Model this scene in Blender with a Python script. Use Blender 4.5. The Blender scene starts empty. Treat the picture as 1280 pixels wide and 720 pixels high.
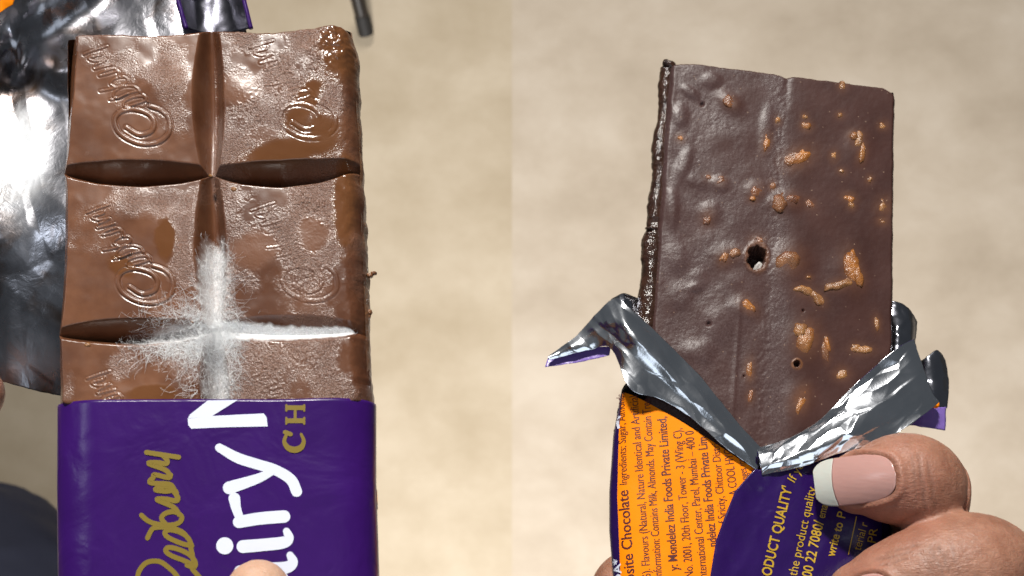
import bpy, bmesh, math, random
import numpy as np
from mathutils import Vector, Matrix
from mathutils.bvhtree import BVHTree

random.seed(7)
rng = np.random.default_rng(11)
scene = bpy.context.scene
COL = scene.collection

# ------------------------------------------------------------------ camera, world, lamps
CAM_Z = 1.10                       # camera height above the floor, looking straight down
K = 0.1025 / 0.30 / 640            # metres per photo pixel per metre of distance
cam_d = bpy.data.cameras.new('camera')
cam_d.sensor_width = 36.0
cam_d.lens = 18.0 / (K * 640)
cam_d.clip_start = 0.01
cam_d.clip_end = 50
cam_d.dof.use_dof = True
cam_d.dof.focus_distance = 0.262
cam_d.dof.aperture_fstop = 52
cam = bpy.data.objects.new('camera', cam_d)
cam.location = (0, 0, CAM_Z)
COL.objects.link(cam)
scene.camera = cam

world = bpy.data.worlds.new('World')
scene.world = world
world.use_nodes = True
wb = world.node_tree.nodes['Background']
wb.inputs['Color'].default_value = (0.86, 0.93, 1.0, 1)
wb.inputs['Strength'].default_value = 0.085

def area_lamp(name, loc, target, size, size_y, watts, color, spread=180):
    l = bpy.data.lights.new(name, 'AREA')
    l.shape = 'RECTANGLE'; l.size = size; l.size_y = size_y
    l.energy = watts; l.color = color; l.spread = math.radians(spread)
    o = bpy.data.objects.new(name, l)
    o.location = loc
    d = Vector(target) - Vector(loc)
    o.rotation_euler = d.to_track_quat('-Z', 'Y').to_euler()
    COL.objects.link(o)
    return o

area_lamp('key_lamp', (-0.35, 2.75, 2.25), (0.0, -0.3, 0.6), 0.36, 0.26, 8.6, (1.0, 0.96, 0.90), 42)
area_lamp('added_foil_light', (0.1, -0.25, 2.6), (0.1, -0.24, 0.0), 1.3, 1.2, 6.5, (0.82, 0.91, 1.0))  # unseen panel, added as a bright reflection for the foil and soft fill
area_lamp('added_side_light', (-1.4, 0.8, 2.0), (0, 0, 0.8), 0.3, 0.3, 2.5, (0.85, 0.92, 1.0))  # added light without a seen source: bands on the film, foil highlights
area_lamp('added_floor_light', (0.0, -1.75, 1.30), (0.0, -0.45, 0.0), 0.5, 0.2, 9.5, (1.0, 0.98, 0.95), 54)  # added low light whose cone misses the bars; makes the floor gradient

vs = scene.view_settings
vs.view_transform = 'Standard'; vs.look = 'None'; vs.exposure = 0.0; vs.gamma = 1.0
vs.use_curve_mapping = False
scene.cycles.max_bounces = 8
scene.cycles.use_denoising = True

# ------------------------------------------------------------------ helpers
def P(px, py, d):
    px = np.asarray(px, float); py = np.asarray(py, float); d = np.asarray(d, float)
    return np.stack(np.broadcast_arrays((px - 640) * K * d, (360 - py) * K * d, CAM_Z - d), -1)

class Plane:
    """A tilted plane in space; (x, y) on it are given in photo pixels, heights in pixel units along its normal."""
    def __init__(s, y0, d0, y1, d1):
        s.b = (1 / d1 - 1 / d0) / (y1 - y0)
        s.a = 1 / d0 - s.b * y0
        n = np.array([0, s.b / K, s.a + 360 * s.b]); s.n = n / np.linalg.norm(n)
        s.u = K * 0.5 * (d0 + d1)
    def S(s, px, py, h=0.0):
        py = np.asarray(py, float)
        return P(px, py, 1 / (s.a + s.b * py)) + (np.asarray(h, float) * s.u)[..., None] * s.n

    def Q(s, px, py, h=0.0):
        """Same, but the height is measured straight towards the camera height."""
        py = np.asarray(py, float)
        return P(px, py, 1 / (s.a + s.b * py) - np.asarray(h, float) * s.u)

LP = Plane(40, 1 / 4.052, 500, 1 / 4.386)
RP = Plane(90, 1 / 3.147, 400, 1 / 3.333)

def hash2(ix, iy, seed):
    n = (ix.astype(np.int64) * 374761393 + iy.astype(np.int64) * 668265263 + seed * 974634777) & 0x7fffffff
    n = ((n ^ (n >> 13)) * 1274126177) & 0x7fffffff
    n = (n ^ (n >> 16)) & 0xffff
    return n / 65535.0
def vnoise(x, y, seed=0):
    x = np.asarray(x, float); y = np.asarray(y, float)
    ix = np.floor(x); iy = np.floor(y); fx = x - ix; fy = y - iy
    fx = fx * fx * (3 - 2 * fx); fy = fy * fy * (3 - 2 * fy)
    a = hash2(ix, iy, seed); b = hash2(ix + 1, iy, seed); c = hash2(ix, iy + 1, seed); d = hash2(ix + 1, iy + 1, seed)
    return (a + (b - a) * fx) * (1 - fy) + (c + (d - c) * fx) * fy
def fbm(x, y, seed=0, octv=4):
    s = 0; a = 0.5; t = 0
    for k in range(octv):
        s = s + a * vnoise(x * 2 ** k + 17.3 * k, y * 2 ** k + 5.1 * k, seed + k); t += a; a *= 0.5
    return s / t
def sstep(a, b, x):
    t = np.clip((np.asarray(x, float) - a) / (b - a), 0, 1); return t * t * (3 - 2 * t)

def mesh_obj(name, verts, faces, mat, parent=None, smooth=True, attrs=None):
    me = bpy.data.meshes.new(name)
    me.from_pydata(np.asarray(verts, float).reshape(-1, 3).tolist(), [], np.asarray(faces).tolist() if not isinstance(faces, list) else faces)
    if smooth: me.polygons.foreach_set('use_smooth', [True] * len(me.polygons))
    if attrs:
        for k, v in attrs.items():
            a = me.attributes.new(k, 'FLOAT', 'POINT'); a.data.foreach_set('value', np.asarray(v, np.float32).ravel())
    me.update()
    me.materials.append(mat)
    o = bpy.data.objects.new(name, me)
    COL.objects.link(o)
    if parent: adopt(o, parent)
    return o
def adopt(o, parent):
    o.parent = parent
    base = Vector(parent.location) if parent.type == 'EMPTY' else Vector((0, 0, 0))      # meshes sit at the world origin
    o.matrix_parent_inverse = Matrix.Translation(-base)
def grid_faces(n, m, off=0):
    i, j = np.meshgrid(np.arange(n - 1), np.arange(m - 1), indexing='ij')
    a = (i * m + j).ravel() + off
    return np.stack([a, a + m, a + m + 1, a + 1], 1)
def grid_obj(name, V, mat, parent=None, attrs=None):
    n, m = V.shape[:2]
    return mesh_obj(name, V.reshape(-1, 3), grid_faces(n, m), mat, parent, True, attrs)
def empty(name, loc):
    o = bpy.data.objects.new(name, None); COL.objects.link(o); o.location = tuple(loc); o.empty_display_size = 0.01
    return o
def tag(o, label=None, cat=None, group=None, kind=None):
    if label: o['label'] = label
    if cat: o['category'] = cat
    if group: o['group'] = group
    if kind: o['kind'] = kind
    return o
def catmull(pts, n):
    """Smooth curve through pts (k, c), n samples."""
    p = np.asarray(pts, float); k = len(p)
    q = np.vstack([2 * p[0] - p[1], p, 2 * p[-1] - p[-2]])
    t = np.linspace(0, k - 1, n); i = np.minimum(t.astype(int), k - 2); f = (t - i)[:, None]
    a, b, c, d = q[i], q[i + 1], q[i + 2], q[i + 3]
    return 0.5 * (2 * b + (c - a) * f + (2 * a - 5 * b + 4 * c - d) * f ** 2 + (3 * b - a - 3 * c + d) * f ** 3)
def surf(ctrl, n, m):
    """Smooth grid (n, m, c) through a control grid."""
    c = np.asarray(ctrl, float)
    a = np.stack([catmull(c[i], m) for i in range(c.shape[0])], 0)
    return np.stack([catmull(a[:, j], n) for j in range(m)], 1)
def crumple(x, y, seed, period=40.0, ang=0.0, stretch=1.0):
    """Creased-foil relief: curved facets meeting in sharp creases, drawn out along one direction."""
    h = 0
    wx = x + .25 * period * (fbm(x / period, y / period, seed, 2) - .5); wy = y + .25 * period * (fbm(x / period, y / period, seed + 9, 2) - .5)
    c, s = math.cos(ang), math.sin(ang)
    u = (wx * c + wy * s) / stretch; v = -wx * s + wy * c
    for k, (p, sg) in enumerate(((period, 1), (period * .7, -1), (period * .38, 1))):
        ua = np.arange(math.floor(u.min() / p) - 1, math.ceil(u.max() / p) + 2); va = np.arange(math.floor(v.min() / p) - 1, math.ceil(v.max() / p) + 2)
        best = np.full(u.shape, 1e9)
        for a in ua:
            for b in va:
                q = [float(hash2(np.array(a), np.array(b), seed * 7 + k * 31 + e)) for e in (1, 2, 3, 4)]
                pu = (a + q[0]) * p; pv = (b + q[1]) * p
                kk = .26 / p * (.8 + .4 * q[2])
                best = np.minimum(best, kk * ((u - pu) ** 2 + (v - pv) ** 2) + .10 * q[3] * p)
        h = h + sg * best * (1, .7, .55)[k]
    return h
def solidify(o, t, off=-1, inner=None):
    m = o.modifiers.new('thickness', 'SOLIDIFY'); m.thickness = t; m.offset = off
    if inner:
        o.data.materials.append(inner); m.material_offset = 1; m.material_offset_rim = 1
    return o

# ------------------------------------------------------------------ materials
class NT:
    def __init__(s, name):
        s.mat = bpy.data.materials.new(name); s.mat.use_nodes = True
        s.t = s.mat.node_tree; s.b = s.t.nodes['Principled BSDF']
        s.co = None
    def coord(s):
        if not s.co: s.co = s.t.nodes.new('ShaderNodeTexCoord')
        return s.co.outputs['Object']
    def set(s, **k):
        for a, v in k.items(): s.b.inputs[a.replace('_', ' ')].default_value = v
        return s
    def link(s, a, b): s.t.links.new(a, b)
    def noise(s, scale, detail=3, rough=.5, dist=0, vec=None):
        n = s.t.nodes.new('ShaderNodeTexNoise'); n.inputs['Scale'].default_value = scale
        n.inputs['Detail'].default_value = detail; n.inputs['Roughness'].default_value = rough; n.inputs['Distortion'].default_value = dist
        s.link(vec or s.coord(), n.inputs['Vector']); return n.outputs['Fac']
    def voro(s, scale, feature='F1'):
        n = s.t.nodes.new('ShaderNodeTexVoronoi'); n.inputs['Scale'].default_value = scale; n.feature = feature
        s.link(s.coord(), n.inputs['Vector']); return n.outputs['Distance']
    def stretch(s, sx, sy, sz):
        n = s.t.nodes.new('ShaderNodeMapping'); n.inputs['Scale'].default_value = (sx, sy, sz)
        s.link(s.coord(), n.inputs['Vector']); return n.outputs['Vector']
    def attr(s, name):
        n = s.t.nodes.new('ShaderNodeAttribute'); n.attribute_name = name; return n.outputs['Fac']
    def ramp(s, x, stops):
        n = s.t.nodes.new('ShaderNodeValToRGB'); e = n.color_ramp.elements
        while len(e) < len(stops): e.new(.5)
        for el, (p, c) in zip(e, stops):
            el.position = p; el.color = c if len(c) == 4 else (*c, 1)
        s.link(x, n.inputs['Fac']); return n.outputs['Color']
    def fl(s, x, a, b, c=0.0, d=1.0):
        n = s.t.nodes.new('ShaderNodeMapRange')
        for i, v in zip(('From Min', 'From Max', 'To Min', 'To Max'), (a, b, c, d)): n.inputs[i].default_value = v
        s.link(x, n.inputs['Value']); return n.outputs['Result']
    def math(s, op, a, b):
        n = s.t.nodes.new('ShaderNodeMath'); n.operation = op
        for i, v in enumerate((a, b)):
            if isinstance(v, (int, float)): n.inputs[i].default_value = v
            else: s.link(v, n.inputs[i])
        return n.outputs[0]
    def mix(s, f, a, b):
        n = s.t.nodes.new('ShaderNodeMix'); n.data_type = 'RGBA'
        for sock, v in ((n.inputs['Factor'], f), (n.inputs[6], a), (n.inputs[7], b)):
            if isinstance(v, tuple): sock.default_value = (*v, 1) if len(v) == 3 else v
            elif isinstance(v, (int, float)): sock.default_value = v
            else: s.link(v, sock)
        return n.outputs[2]
    def bump(s, h, dist, strength=1.0, prev=None):
        n = s.t.nodes.new('ShaderNodeBump'); n.inputs['Distance'].default_value = dist
        if isinstance(strength, (int, float)): n.inputs['Strength'].default_value = strength
        else: s.link(strength, n.inputs['Strength'])
        s.link(h, n.inputs['Height'])
        if prev: s.link(prev, n.inputs['Normal'])
        return n.outputs['Normal']
    def color(s, c): s.link(c, s.b.inputs['Base Color']); return s
    def rough(s, c): s.link(c, s.b.inputs['Roughness']); return s
    def normal(s, c): s.link(c, s.b.inputs['Normal']); return s

def mat_plain(name, col, rough=.5, metal=0, spec=.5):
    n = NT(name).set(Base_Color=(*col, 1), Roughness=rough, Metallic=metal); n.b.inputs['Specular IOR Level'].default_value = spec
    return n

def mat_milk():
    n = NT('milk chocolate')
    fr = n.attr('frost'); mo = n.attr('mould'); me = n.attr('melt')
    big = n.noise(160, 4, .6); fine = n.noise(4200, 2, .6)
    base = n.ramp(big, [(.3, (.105, .038, .017)), (.7, (.185, .076, .036))])
    frosty = n.ramp(fine, [(.35, (.110, .050, .031)), (.62, (.270, .155, .112))])
    base = n.mix(n.math('MULTIPLY', n.attr('tone'), .8), base, (.075, .025, .011))
    c = n.mix(n.math('MULTIPLY', fr, .6), base, frosty)
    c = n.mix(n.math('MULTIPLY', n.attr('pale'), .75), c, (.215, .100, .058))
    c = n.mix(n.math('MULTIPLY', me, .75), c, (.135, .052, .017))
    c = n.mix(mo, c, n.ramp(fine, [(.3, (.78, .78, .78)), (.65, (.94, .95, .96))]))
    n.color(c)
    n.rough(n.math('ADD', n.math('SUBTRACT', n.fl(fr, 0, 1, .27, .34), n.math('MULTIPLY', me, .12)), n.math('MULTIPLY', mo, .4)))
    b1 = n.bump(fine, .00024, n.fl(fr, 0, 1, .02, 1.0))
    b2 = n.bump(n.noise(900, 3, .6), .0002, n.fl(fr, 0, 1, .03, .25), b1)
    n.normal(b2)
    n.b.inputs['Specular IOR Level'].default_value = .62
    n.b.inputs['Subsurface Weight'].default_value = .06
    n.b.inputs['Subsurface Radius'].default_value = (.001, .0005, .0003)
    return n.mat
def mat_milk_edge():
    n = NT('melted milk chocolate')
    n.color(n.ramp(n.noise(300, 4, .6), [(.3, (.150, .062, .028)), (.7, (.235, .105, .045))]))
    n.set(Roughness=.3); n.normal(n.bump(n.noise(900, 4, .6), .0007, .6))
    return n.mat
def mat_dark():
    n = NT('dim-lit chocolate')  # same bar as the milk squares; dimmer lighting is put into the colour
    fr = n.attr('frost'); tan = n.attr('tan')
    big = n.noise(120, 5, .6); fine = n.noise(3000, 3, .65)
    c = n.ramp(big, [(.3, (.038, .0145, .0118)), (.7, (.060, .0258, .0212))])
    c = n.mix(n.math('MULTIPLY', fr, .6), c, n.ramp(fine, [(.35, (.046, .023, .021)), (.65, (.100, .066, .066))]))
    speck = n.fl(n.voro(620), .10, .06, 0, 1)
    sp2 = n.math('MULTIPLY', speck, n.fl(n.noise(240, 2), .44, .52))
    c = n.mix(n.math('MULTIPLY', sp2, .6), c, (.30, .20, .14))
    c = n.mix(tan, c, (.30, .125, .045))
    n.color(c)
    n.rough(n.fl(fr, 0, 1, .40, .37))
    n.link(n.fl(fr, 0, 1, .12, .36), n.b.inputs['Specular IOR Level'])
    b1 = n.bump(fine, .00008, n.fl(fr, 0, 1, .06, .6))
    n.normal(n.bump(n.noise(800, 4, .6), .0002, n.fl(fr, 0, 1, .03, .18), b1))
    return n.mat
def mat_gloss_dark():
    n = NT('glossy melted dim-lit chocolate')
    n.color(n.ramp(n.noise(300, 4), [(.3, (.020, .009, .006)), (.7, (.050, .022, .014))]))
    n.set(Roughness=.16); n.normal(n.bump(n.noise(700, 4, .6), .0008, .6))
    return n.mat
def mat_nut(name, a, b):
    n = NT(name)
    film = n.attr('film'); rnd = n.t.nodes.new('ShaderNodeObjectInfo').outputs['Random']
    n.color(n.mix(film, n.mix(n.fl(rnd, 0, 1, 0, .6), n.ramp(n.noise(420, 5, .65), [(.32, a), (.66, b)]), n.ramp(n.noise(300, 3), [(.35, (.10, .036, .014)), (.65, (.30, .14, .055))])), (.060, .024, .016)))
    n.set(Roughness=.26); n.normal(n.bump(n.noise(1500, 4, .65), .0004, .6))
    n.b.inputs['Subsurface Weight'].default_value = .1; n.b.inputs['Subsurface Radius'].default_value = (.001, .0005, .0002)
    return n.mat
def mat_foil(name, col=(.78, .79, .82), rough=.2, bs=.6, paint_glare=False):
    n = NT(name).set(Metallic=1.0)
    n.color(n.ramp(n.noise(120, 3, .5), [(.3, tuple(.92 * v for v in col)), (.7, col)]))
    n.rough(n.fl(n.noise(140, 3, .5), .4, .75, rough * .85, rough * 1.4))
    if paint_glare:                                              # white lamp glare painted into the foil colour, wispy outline
        hz = n.attr('painted_glare')
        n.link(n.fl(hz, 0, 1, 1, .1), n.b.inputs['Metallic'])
        n.color(n.mix(hz, n.ramp(n.noise(70, 4, .6, .5), [(.36, (.16, .11, .085)), (.5, col), (.66, tuple(1.25 * v for v in col))]), (.86, .88, .91)))  # brown tint paints in the reflections of chocolate and hand
    b = n.bump(n.noise(75, 2, .4, .8), .0016, .03 * bs)
    b = n.bump(n.noise(260, 3, .6, 1.2), .0006, .10 * bs, b)
    n.normal(n.bump(n.noise(900, 3, .6, .6), .0003, .06 * bs, b))
    return n.mat
def mat_print(name, col, col2, rough=.28, coat=.35, wr=.25):
    n = NT(name)
    n.color(n.ramp(n.noise(70, 4, .6), [(.3, col), (.7, col2)]))
    n.set(Roughness=rough)
    n.b.inputs['Coat Weight'].default_value = coat; n.b.inputs['Coat Roughness'].default_value = .12
    n.b.inputs['Specular IOR Level'].default_value = .3
    b = n.bump(n.noise(110, 3, .5, .5), .0012, wr)
    n.normal(n.bump(n.noise(2200, 2), .00005, .3, b))
    return n.mat
def mat_skin(name, a, b, red):
    n = NT(name)
    cr = n.attr('crease')
    c = n.ramp(n.noise(140, 6, .7), [(.35, a), (.65, b)])
    c = n.mix(n.fl(n.noise(55, 3), .45, .7, 0, .5), c, red)
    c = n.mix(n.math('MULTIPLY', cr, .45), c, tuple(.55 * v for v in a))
    n.color(c)
    n.rough(n.fl(n.noise(700, 4, .7), .3, .7, .40, .62))
    n.b.inputs['Subsurface Weight'].default_value = .25
    n.b.inputs['Subsurface Radius'].default_value = (.0035, .0015, .0008)
    n.b.inputs['Subsurface Scale'].default_value = 1.0
    b1 = n.bump(n.voro(1300, 'DISTANCE_TO_EDGE'), .00022, .35)
    b2 = n.bump(n.noise(1500, 4, .6, .4, n.stretch(.35, 1.5, 1)), .00030, .55, b1)
    n.normal(n.bump(n.noise(500, 4, .6), .0005, .3, b2))
    return n.mat
def mat_floor(name, stops, seed):
    n = NT(name)
    v = n.stretch(1, 1.25, 1)
    m = n.t.nodes.new('ShaderNodeMapping'); m.inputs['Location'].default_value = (seed, seed * .7, 0)
    n.link(v, m.inputs['Vector'])
    a = n.noise(13, 5, .6, .1, m.outputs['Vector'])
    n.color(n.ramp(a, stops))
    n.set(Roughness=.5)
    return n.mat

M = {}
M['milk'] = mat_milk(); M['milk_edge'] = mat_milk_edge(); M['dark'] = mat_dark(); M['gloss_dark'] = mat_gloss_dark()
M['nut'] = mat_nut('roasted almond', (.17, .055, .011), (.43, .165, .036))
M['nut_pale'] = mat_nut('pale almond', (.19, .080, .026), (.42, .200, .070))
M['nut_dark'] = mat_nut('chocolate coated almond', (.090, .032, .017), (.25, .098, .044))
M['foil'] = mat_foil('silver foil', (.84, .87, .93), .17, .8)
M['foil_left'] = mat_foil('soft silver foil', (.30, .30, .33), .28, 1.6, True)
M['foil_dark_reflection'] = mat_foil('lining painted with dark reflection', (.07, .07, .085), .3)  # same foil; the dark it reflects is put into its colour
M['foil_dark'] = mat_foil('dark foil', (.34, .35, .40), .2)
M['purple'] = mat_print('purple printed film', (.027, .0038, .090), (.035, .0052, .115), .28, .05, .4)
M['purple_back'] = mat_print('deep purple printed film', (.014, .003, .058), (.022, .005, .082), .26, .3, .3)
M['violet'] = mat_print('violet film edge', (.16, .10, .36), (.22, .14, .45))
M['orange'] = mat_print('orange printed film', (.92, .235, .002), (.96, .265, .003), .5, .0, .1)
M['orange'].node_tree.nodes['Principled BSDF'].inputs['Specular IOR Level'].default_value = .1
M['gold_ink'] = mat_plain('gold ink', (.19, .130, .008), .4).mat
M['gold_bright'] = mat_plain('bright gold ink', (.46, .28, .02), .35).mat
M['white_ink'] = mat_plain('white ink', (.68, .71, .84), .35).mat
M['brown_ink'] = mat_plain('dark brown ink', (.085, .012, .012), .45).mat
M['mould'] = mat_plain('mould hair', (.90, .91, .92), .6).mat
M['skin'] = mat_skin('warm brown skin', (.235, .102, .062), (.365, .180, .118), (.37, .145, .100))
M['skin_pale'] = mat_skin('lighter skin', (.50, .30, .20), (.60, .38, .27), (.52, .26, .18))
def mat_nail(name, c, r=.22):
    n = NT(name); n.color(n.ramp(n.noise(150, 3), [(.3, tuple(.92 * v for v in c)), (.7, c)])); n.set(Roughness=r)
    n.b.inputs['Subsurface Weight'].default_value = .2; n.b.inputs['Subsurface Radius'].default_value = (.002, .001, .0008)
    n.normal(n.bump(n.noise(600, 2, .5, 0, n.stretch(.15, 2, 1)), .0001, .4)); return n.mat
M['nail'] = mat_nail('pink nail', (.47, .265, .235), .25); M['nail_tip'] = mat_nail('white nail tip', (.52, .53, .48), .35)
M['navy'] = mat_plain('navy cloth', (.002, .0035, .016), .85).mat
M['black_metal'] = mat_plain('black painted metal', (.018, .013, .010), .4).mat
M['rubber'] = mat_plain('dark rubber', (.012, .010, .009), .7).mat
M['floor_a'] = mat_floor('beige floor', [(.28, (.37, .295, .200)), (.5, (.43, .352, .252)), (.72, (.50, .42, .315))], 3.1)
M['floor_b'] = mat_floor('greyish beige floor', [(.28, (.37, .300, .225)), (.5, (.44, .365, .282)), (.72, (.51, .435, .35))], 8.4)

# ------------------------------------------------------------------ floor
def floor_sheet(name, x0, x1, mat, label):
    nx, ny = 20, 40
    X, Y = np.meshgrid(np.linspace(x0, x1, nx), np.linspace(2.0, -2.0, ny))
    o = grid_obj(name, np.stack([X, Y, 0 * X], -1), mat)
    return tag(o, label, 'floor', kind='structure')
floor_sheet('floor', -2.0, 0.0, M['floor_a'], 'warm beige floor behind the front of the bar')
floor_sheet('floor', 0.0, 2.0, M['floor_b'], 'greyish beige floor behind the back of the bar')

# ------------------------------------------------------------------ chair leg and clothed knee, far below
def tube(path, radii, nseg=24, n=40, cap=True, squash=None):
    pts = catmull(np.hstack([np.asarray(path, float), np.asarray(radii, float)[:, None]]), n)
    p = pts[:, :3]; r = pts[:, 3]
    t = np.gradient(p, axis=0); t /= np.linalg.norm(t, axis=1)[:, None]
    up = np.array([0.13, 0.2, 1.0])
    a = np.cross(t, up); a /= np.linalg.norm(a, axis=1)[:, None]; b = np.cross(t, a)
    th = np.linspace(0, 2 * math.pi, nseg, endpoint=False)
    V = p[:, None] + r[:, None, None] * (np.cos(th)[None, :, None] * a[:, None] + np.sin(th)[None, :, None] * b[:, None])
    V = V.reshape(-1, 3); F = []
    for i in range(n - 1):
        for j in range(nseg):
            k = (j + 1) % nseg
            F.append((i * nseg + j, i * nseg + k, (i + 1) * nseg + k, (i + 1) * nseg + j))
    if cap:
        F.append(tuple(range(nseg))[::-1]); F.append(tuple((n - 1) * nseg + j for j in range(nseg)))
    return V, F

foot = P(458, 43, CAM_Z - 0.0); top = P(433, -60, CAM_Z - .045)
leg = empty('chair_leg', (foot[0], foot[1], 0))
tag(leg, 'thin dark chair leg standing on the beige floor above the bar', 'chair leg')
dirv = (top - foot) / np.linalg.norm(top - foot)
V, F = tube([foot + dirv * .012, foot + dirv * .05, top], [.0052, .0056, .0062], 16, 12)
mesh_obj('shaft', V, F, M['black_metal'], leg)
V, F = tube([foot + np.array([0, 0, .001]), foot + dirv * .006, foot + dirv * .016, foot + dirv * .018], [.0056, .0058, .0056, .0040], 16, 12)
mesh_obj('rubber_foot', V, F, M['rubber'], leg)

def knee():
    n, m = 60, 80
    c = P(-64, 760, 0.86)
    th = np.linspace(0, 2 * math.pi, m); ph = np.linspace(0.001, math.pi * .5, 30)
    rows = []
    for p_ in ph:
        r = math.sin(p_)
        rows.append(np.stack([c[0] + .066 * r * np.cos(th), c[1] + .066 * r * np.sin(th), c[2] + .06 * (math.cos(p_) - 1) + 0 * th], -1))
    for k in range(1, 30):
        f = k / 29
        rows.append(np.stack([c[0] + (.066 + .01 * f) * np.cos(th) - .06 * f, c[1] + (.066 + .01 * f) * np.sin(th) - .12 * f, c[2] - .06 - (c[2] - .062) * f + 0 * th], -1))
    V = np.array(rows)
    d = (fbm(th * 3, np.zeros_like(th), 3) - .5) * .008
    fo = (fbm(np.cos(th)[None] * 2.2 + 5, np.arange(len(rows))[:, None] / 7.0 + np.sin(th)[None] * 2.2, 5) - .5) * .012
    fo *= np.clip(np.arange(len(rows)) / 12, 0, 1)[:, None]
    V[..., 0] += fo * np.cos(th); V[..., 1] += fo * np.sin(th)
    o = grid_obj('trouser_leg', V, M['navy'])
    return tag(o, 'dark navy cloth covered knee below the purple wrapper', 'trousers')
knee()

# ------------------------------------------------------------------ writing helpers
def ribbon(pts, width, n=None):
    """Flat brush stroke with round ends; pts in px, width a number or list. Returns verts (px), faces."""
    p = np.asarray(pts, float); w = np.full(len(p), width, float) if np.isscalar(width) else np.asarray(width, float)
    n = n or max(8, len(p) * 7)
    q = catmull(np.hstack([p, w[:, None]]), n) if len(p) > 2 else np.linspace(np.r_[p[0], w[0]], np.r_[p[-1], w[-1]], n)
    t = np.gradient(q[:, :2], axis=0); t /= np.linalg.norm(t, axis=1)[:, None] + 1e-9
    nn = np.stack([t[:, 1], -t[:, 0]], 1); r = q[:, 2:3] / 2
    L = q[:, :2] + nn * r; R = q[:, :2] - nn * r
    V = np.empty((2 * n, 2)); V[0::2] = L; V[1::2] = R
    F = [(2 * i, 2 * i + 1, 2 * i + 3, 2 * i + 2) for i in range(n - 1)]
    V = V.tolist()
    for end, sgn in ((0, -1), (n - 1, 1)):
        c = len(V); k = 8; ids = []
        for a in np.linspace(-math.pi / 2, math.pi / 2, k + 1)[1:-1]:
            v = q[end, :2] + r[end] * (math.cos(a) * t[end] * sgn + math.sin(a) * nn[end]); ids.append(len(V)); V.append(v.tolist())
        F.append(tuple([2 * end + 1] + ids + [2 * end]))
    return np.array(V), F
def disc(cx, cy, r, n=28):
    a = np.linspace(0, 2 * math.pi, n, endpoint=False)
    return np.stack([cx + r * np.cos(a), cy + r * np.sin(a)], 1), [tuple(range(n))]
def print_mesh(name, shapes, plane, hfun, eps, mat, parent):
    V = []; F = []; off = 0
    for k, (v, f) in enumerate(shapes):
        v = np.asarray(v, float)
        V.append(plane.S(v[:, 0], v[:, 1], hfun(v[:, 0], v[:, 1]) + eps + .05 * k))
        F += [tuple(i + off for i in q) for q in f]; off += len(v)
    o = mesh_obj(name, np.vstack(V), F, mat, parent, smooth=False)
    bm = bmesh.new(); bm.from_mesh(o.data)
    for f in bm.faces:
        if f.normal.dot(Vector(plane.n)) < 0: f.normal_flip()
    bm.to_mesh(o.data); bm.free()
    return o
def text_shape(s, p0, p1, cap, bold=0.0):
    cu = bpy.data.curves.new('lettering', 'FONT'); cu.body = s; cu.size = 1; cu.offset = bold; cu.resolution_u = 3; cu.fill_mode = 'FRONT'
    ob = bpy.data.objects.new('lettering', cu); COL.objects.link(ob)
    dg = bpy.context.evaluated_depsgraph_get(); me = ob.evaluated_get(dg).to_mesh()
    v = np.array([x.co[:2] for x in me.vertices]); f = [tuple(p.vertices) for p in me.polygons]
    ob.evaluated_get(dg).to_mesh_clear(); bpy.data.objects.remove(ob); bpy.data.curves.remove(cu)
    bm = bmesh.new()                                       # fine enough to follow the curved film
    bv = [bm.verts.new((x, y, 0)) for x, y in v]
    for q in f: bm.faces.new([bv[i] for i in q])
    for _ in range(2):
        bmesh.ops.triangulate(bm, faces=bm.faces[:])
        le = [e for e in bm.edges if e.calc_length() > .22]
        if le: bmesh.ops.subdivide_edges(bm, edges=le, cuts=1)
    bm.verts.index_update(); v = np.array([x.co[:2] for x in bm.verts]); f = [tuple(x.index for x in q.verts) for q in bm.faces]; bm.free()
    p0 = np.array(p0, float); p1 = np.array(p1, float); L = np.linalg.norm(p1 - p0); d = (p1 - p0) / L; up = np.array([d[1], -d[0]])
    x = (v[:, 0] - v[:, 0].min()) / (v[:, 0].max() - v[:, 0].min()) * L
    return p0 + x[:, None] * d + (v[:, 1] * cap / .69)[:, None] * up, f

# ------------------------------------------------------------------ LEFT: front of the bar
bar = empty('chocolate_bar', LP.S(262, 560, -70))
tag(bar, 'milk chocolate bar showing moulded squares with white hairy mould in its grooves', 'chocolate bar')
ip = np.interp
def l_xL(v): return ip(v, [36, 220, 415, 640], [77, 78, 71, 65]) + 22 * sstep(501, 512, v) + 1.6 * (fbm(v / 30, 0 * v, 2) - .5)
def l_xR(v): return -24 * sstep(499, 508, v) + ip(v, [30, 60, 100, 200, 300, 400, 500, 640], [437, 443, 445, 451, 454, 457, 462, 466]) + 4 * (fbm(v / 22, 0 * v + 3, 5, 4) - .5)
def l_yT(x): return ip(x, [78, 100, 180, 230, 262, 300, 340, 390, 425, 441], [40, 37, 38, 36, 32, 34, 35, 29, 25, 31]) + 3 * (fbm(x / 14, 0 * x, 8) - .5)
def l_xg(v): return ip(v, [36, 218, 415, 640], [262, 263, 267, 275])
def l_y1(x): return ip(x, [78, 120, 175, 225, 262, 300, 350, 400, 445], [214, 219, 221, 219, 215, 220, 222, 217, 207])
def l_y2(x): return ip(x, [70, 120, 175, 225, 265, 300, 350, 400, 450], [417, 418, 419, 416, 411, 413, 415, 414, 413])
C2 = 100 + np.array([[320, 560], [400, 605], [480, 585], [500, 530], [470, 480], [400, 450], [330, 445], [270, 470], [245, 520], [270, 590], [340, 640], [430, 665], [530, 650], [595, 590], [590, 500], [540, 450], [470, 425]]) / 5.143 + [0, 150]
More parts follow.
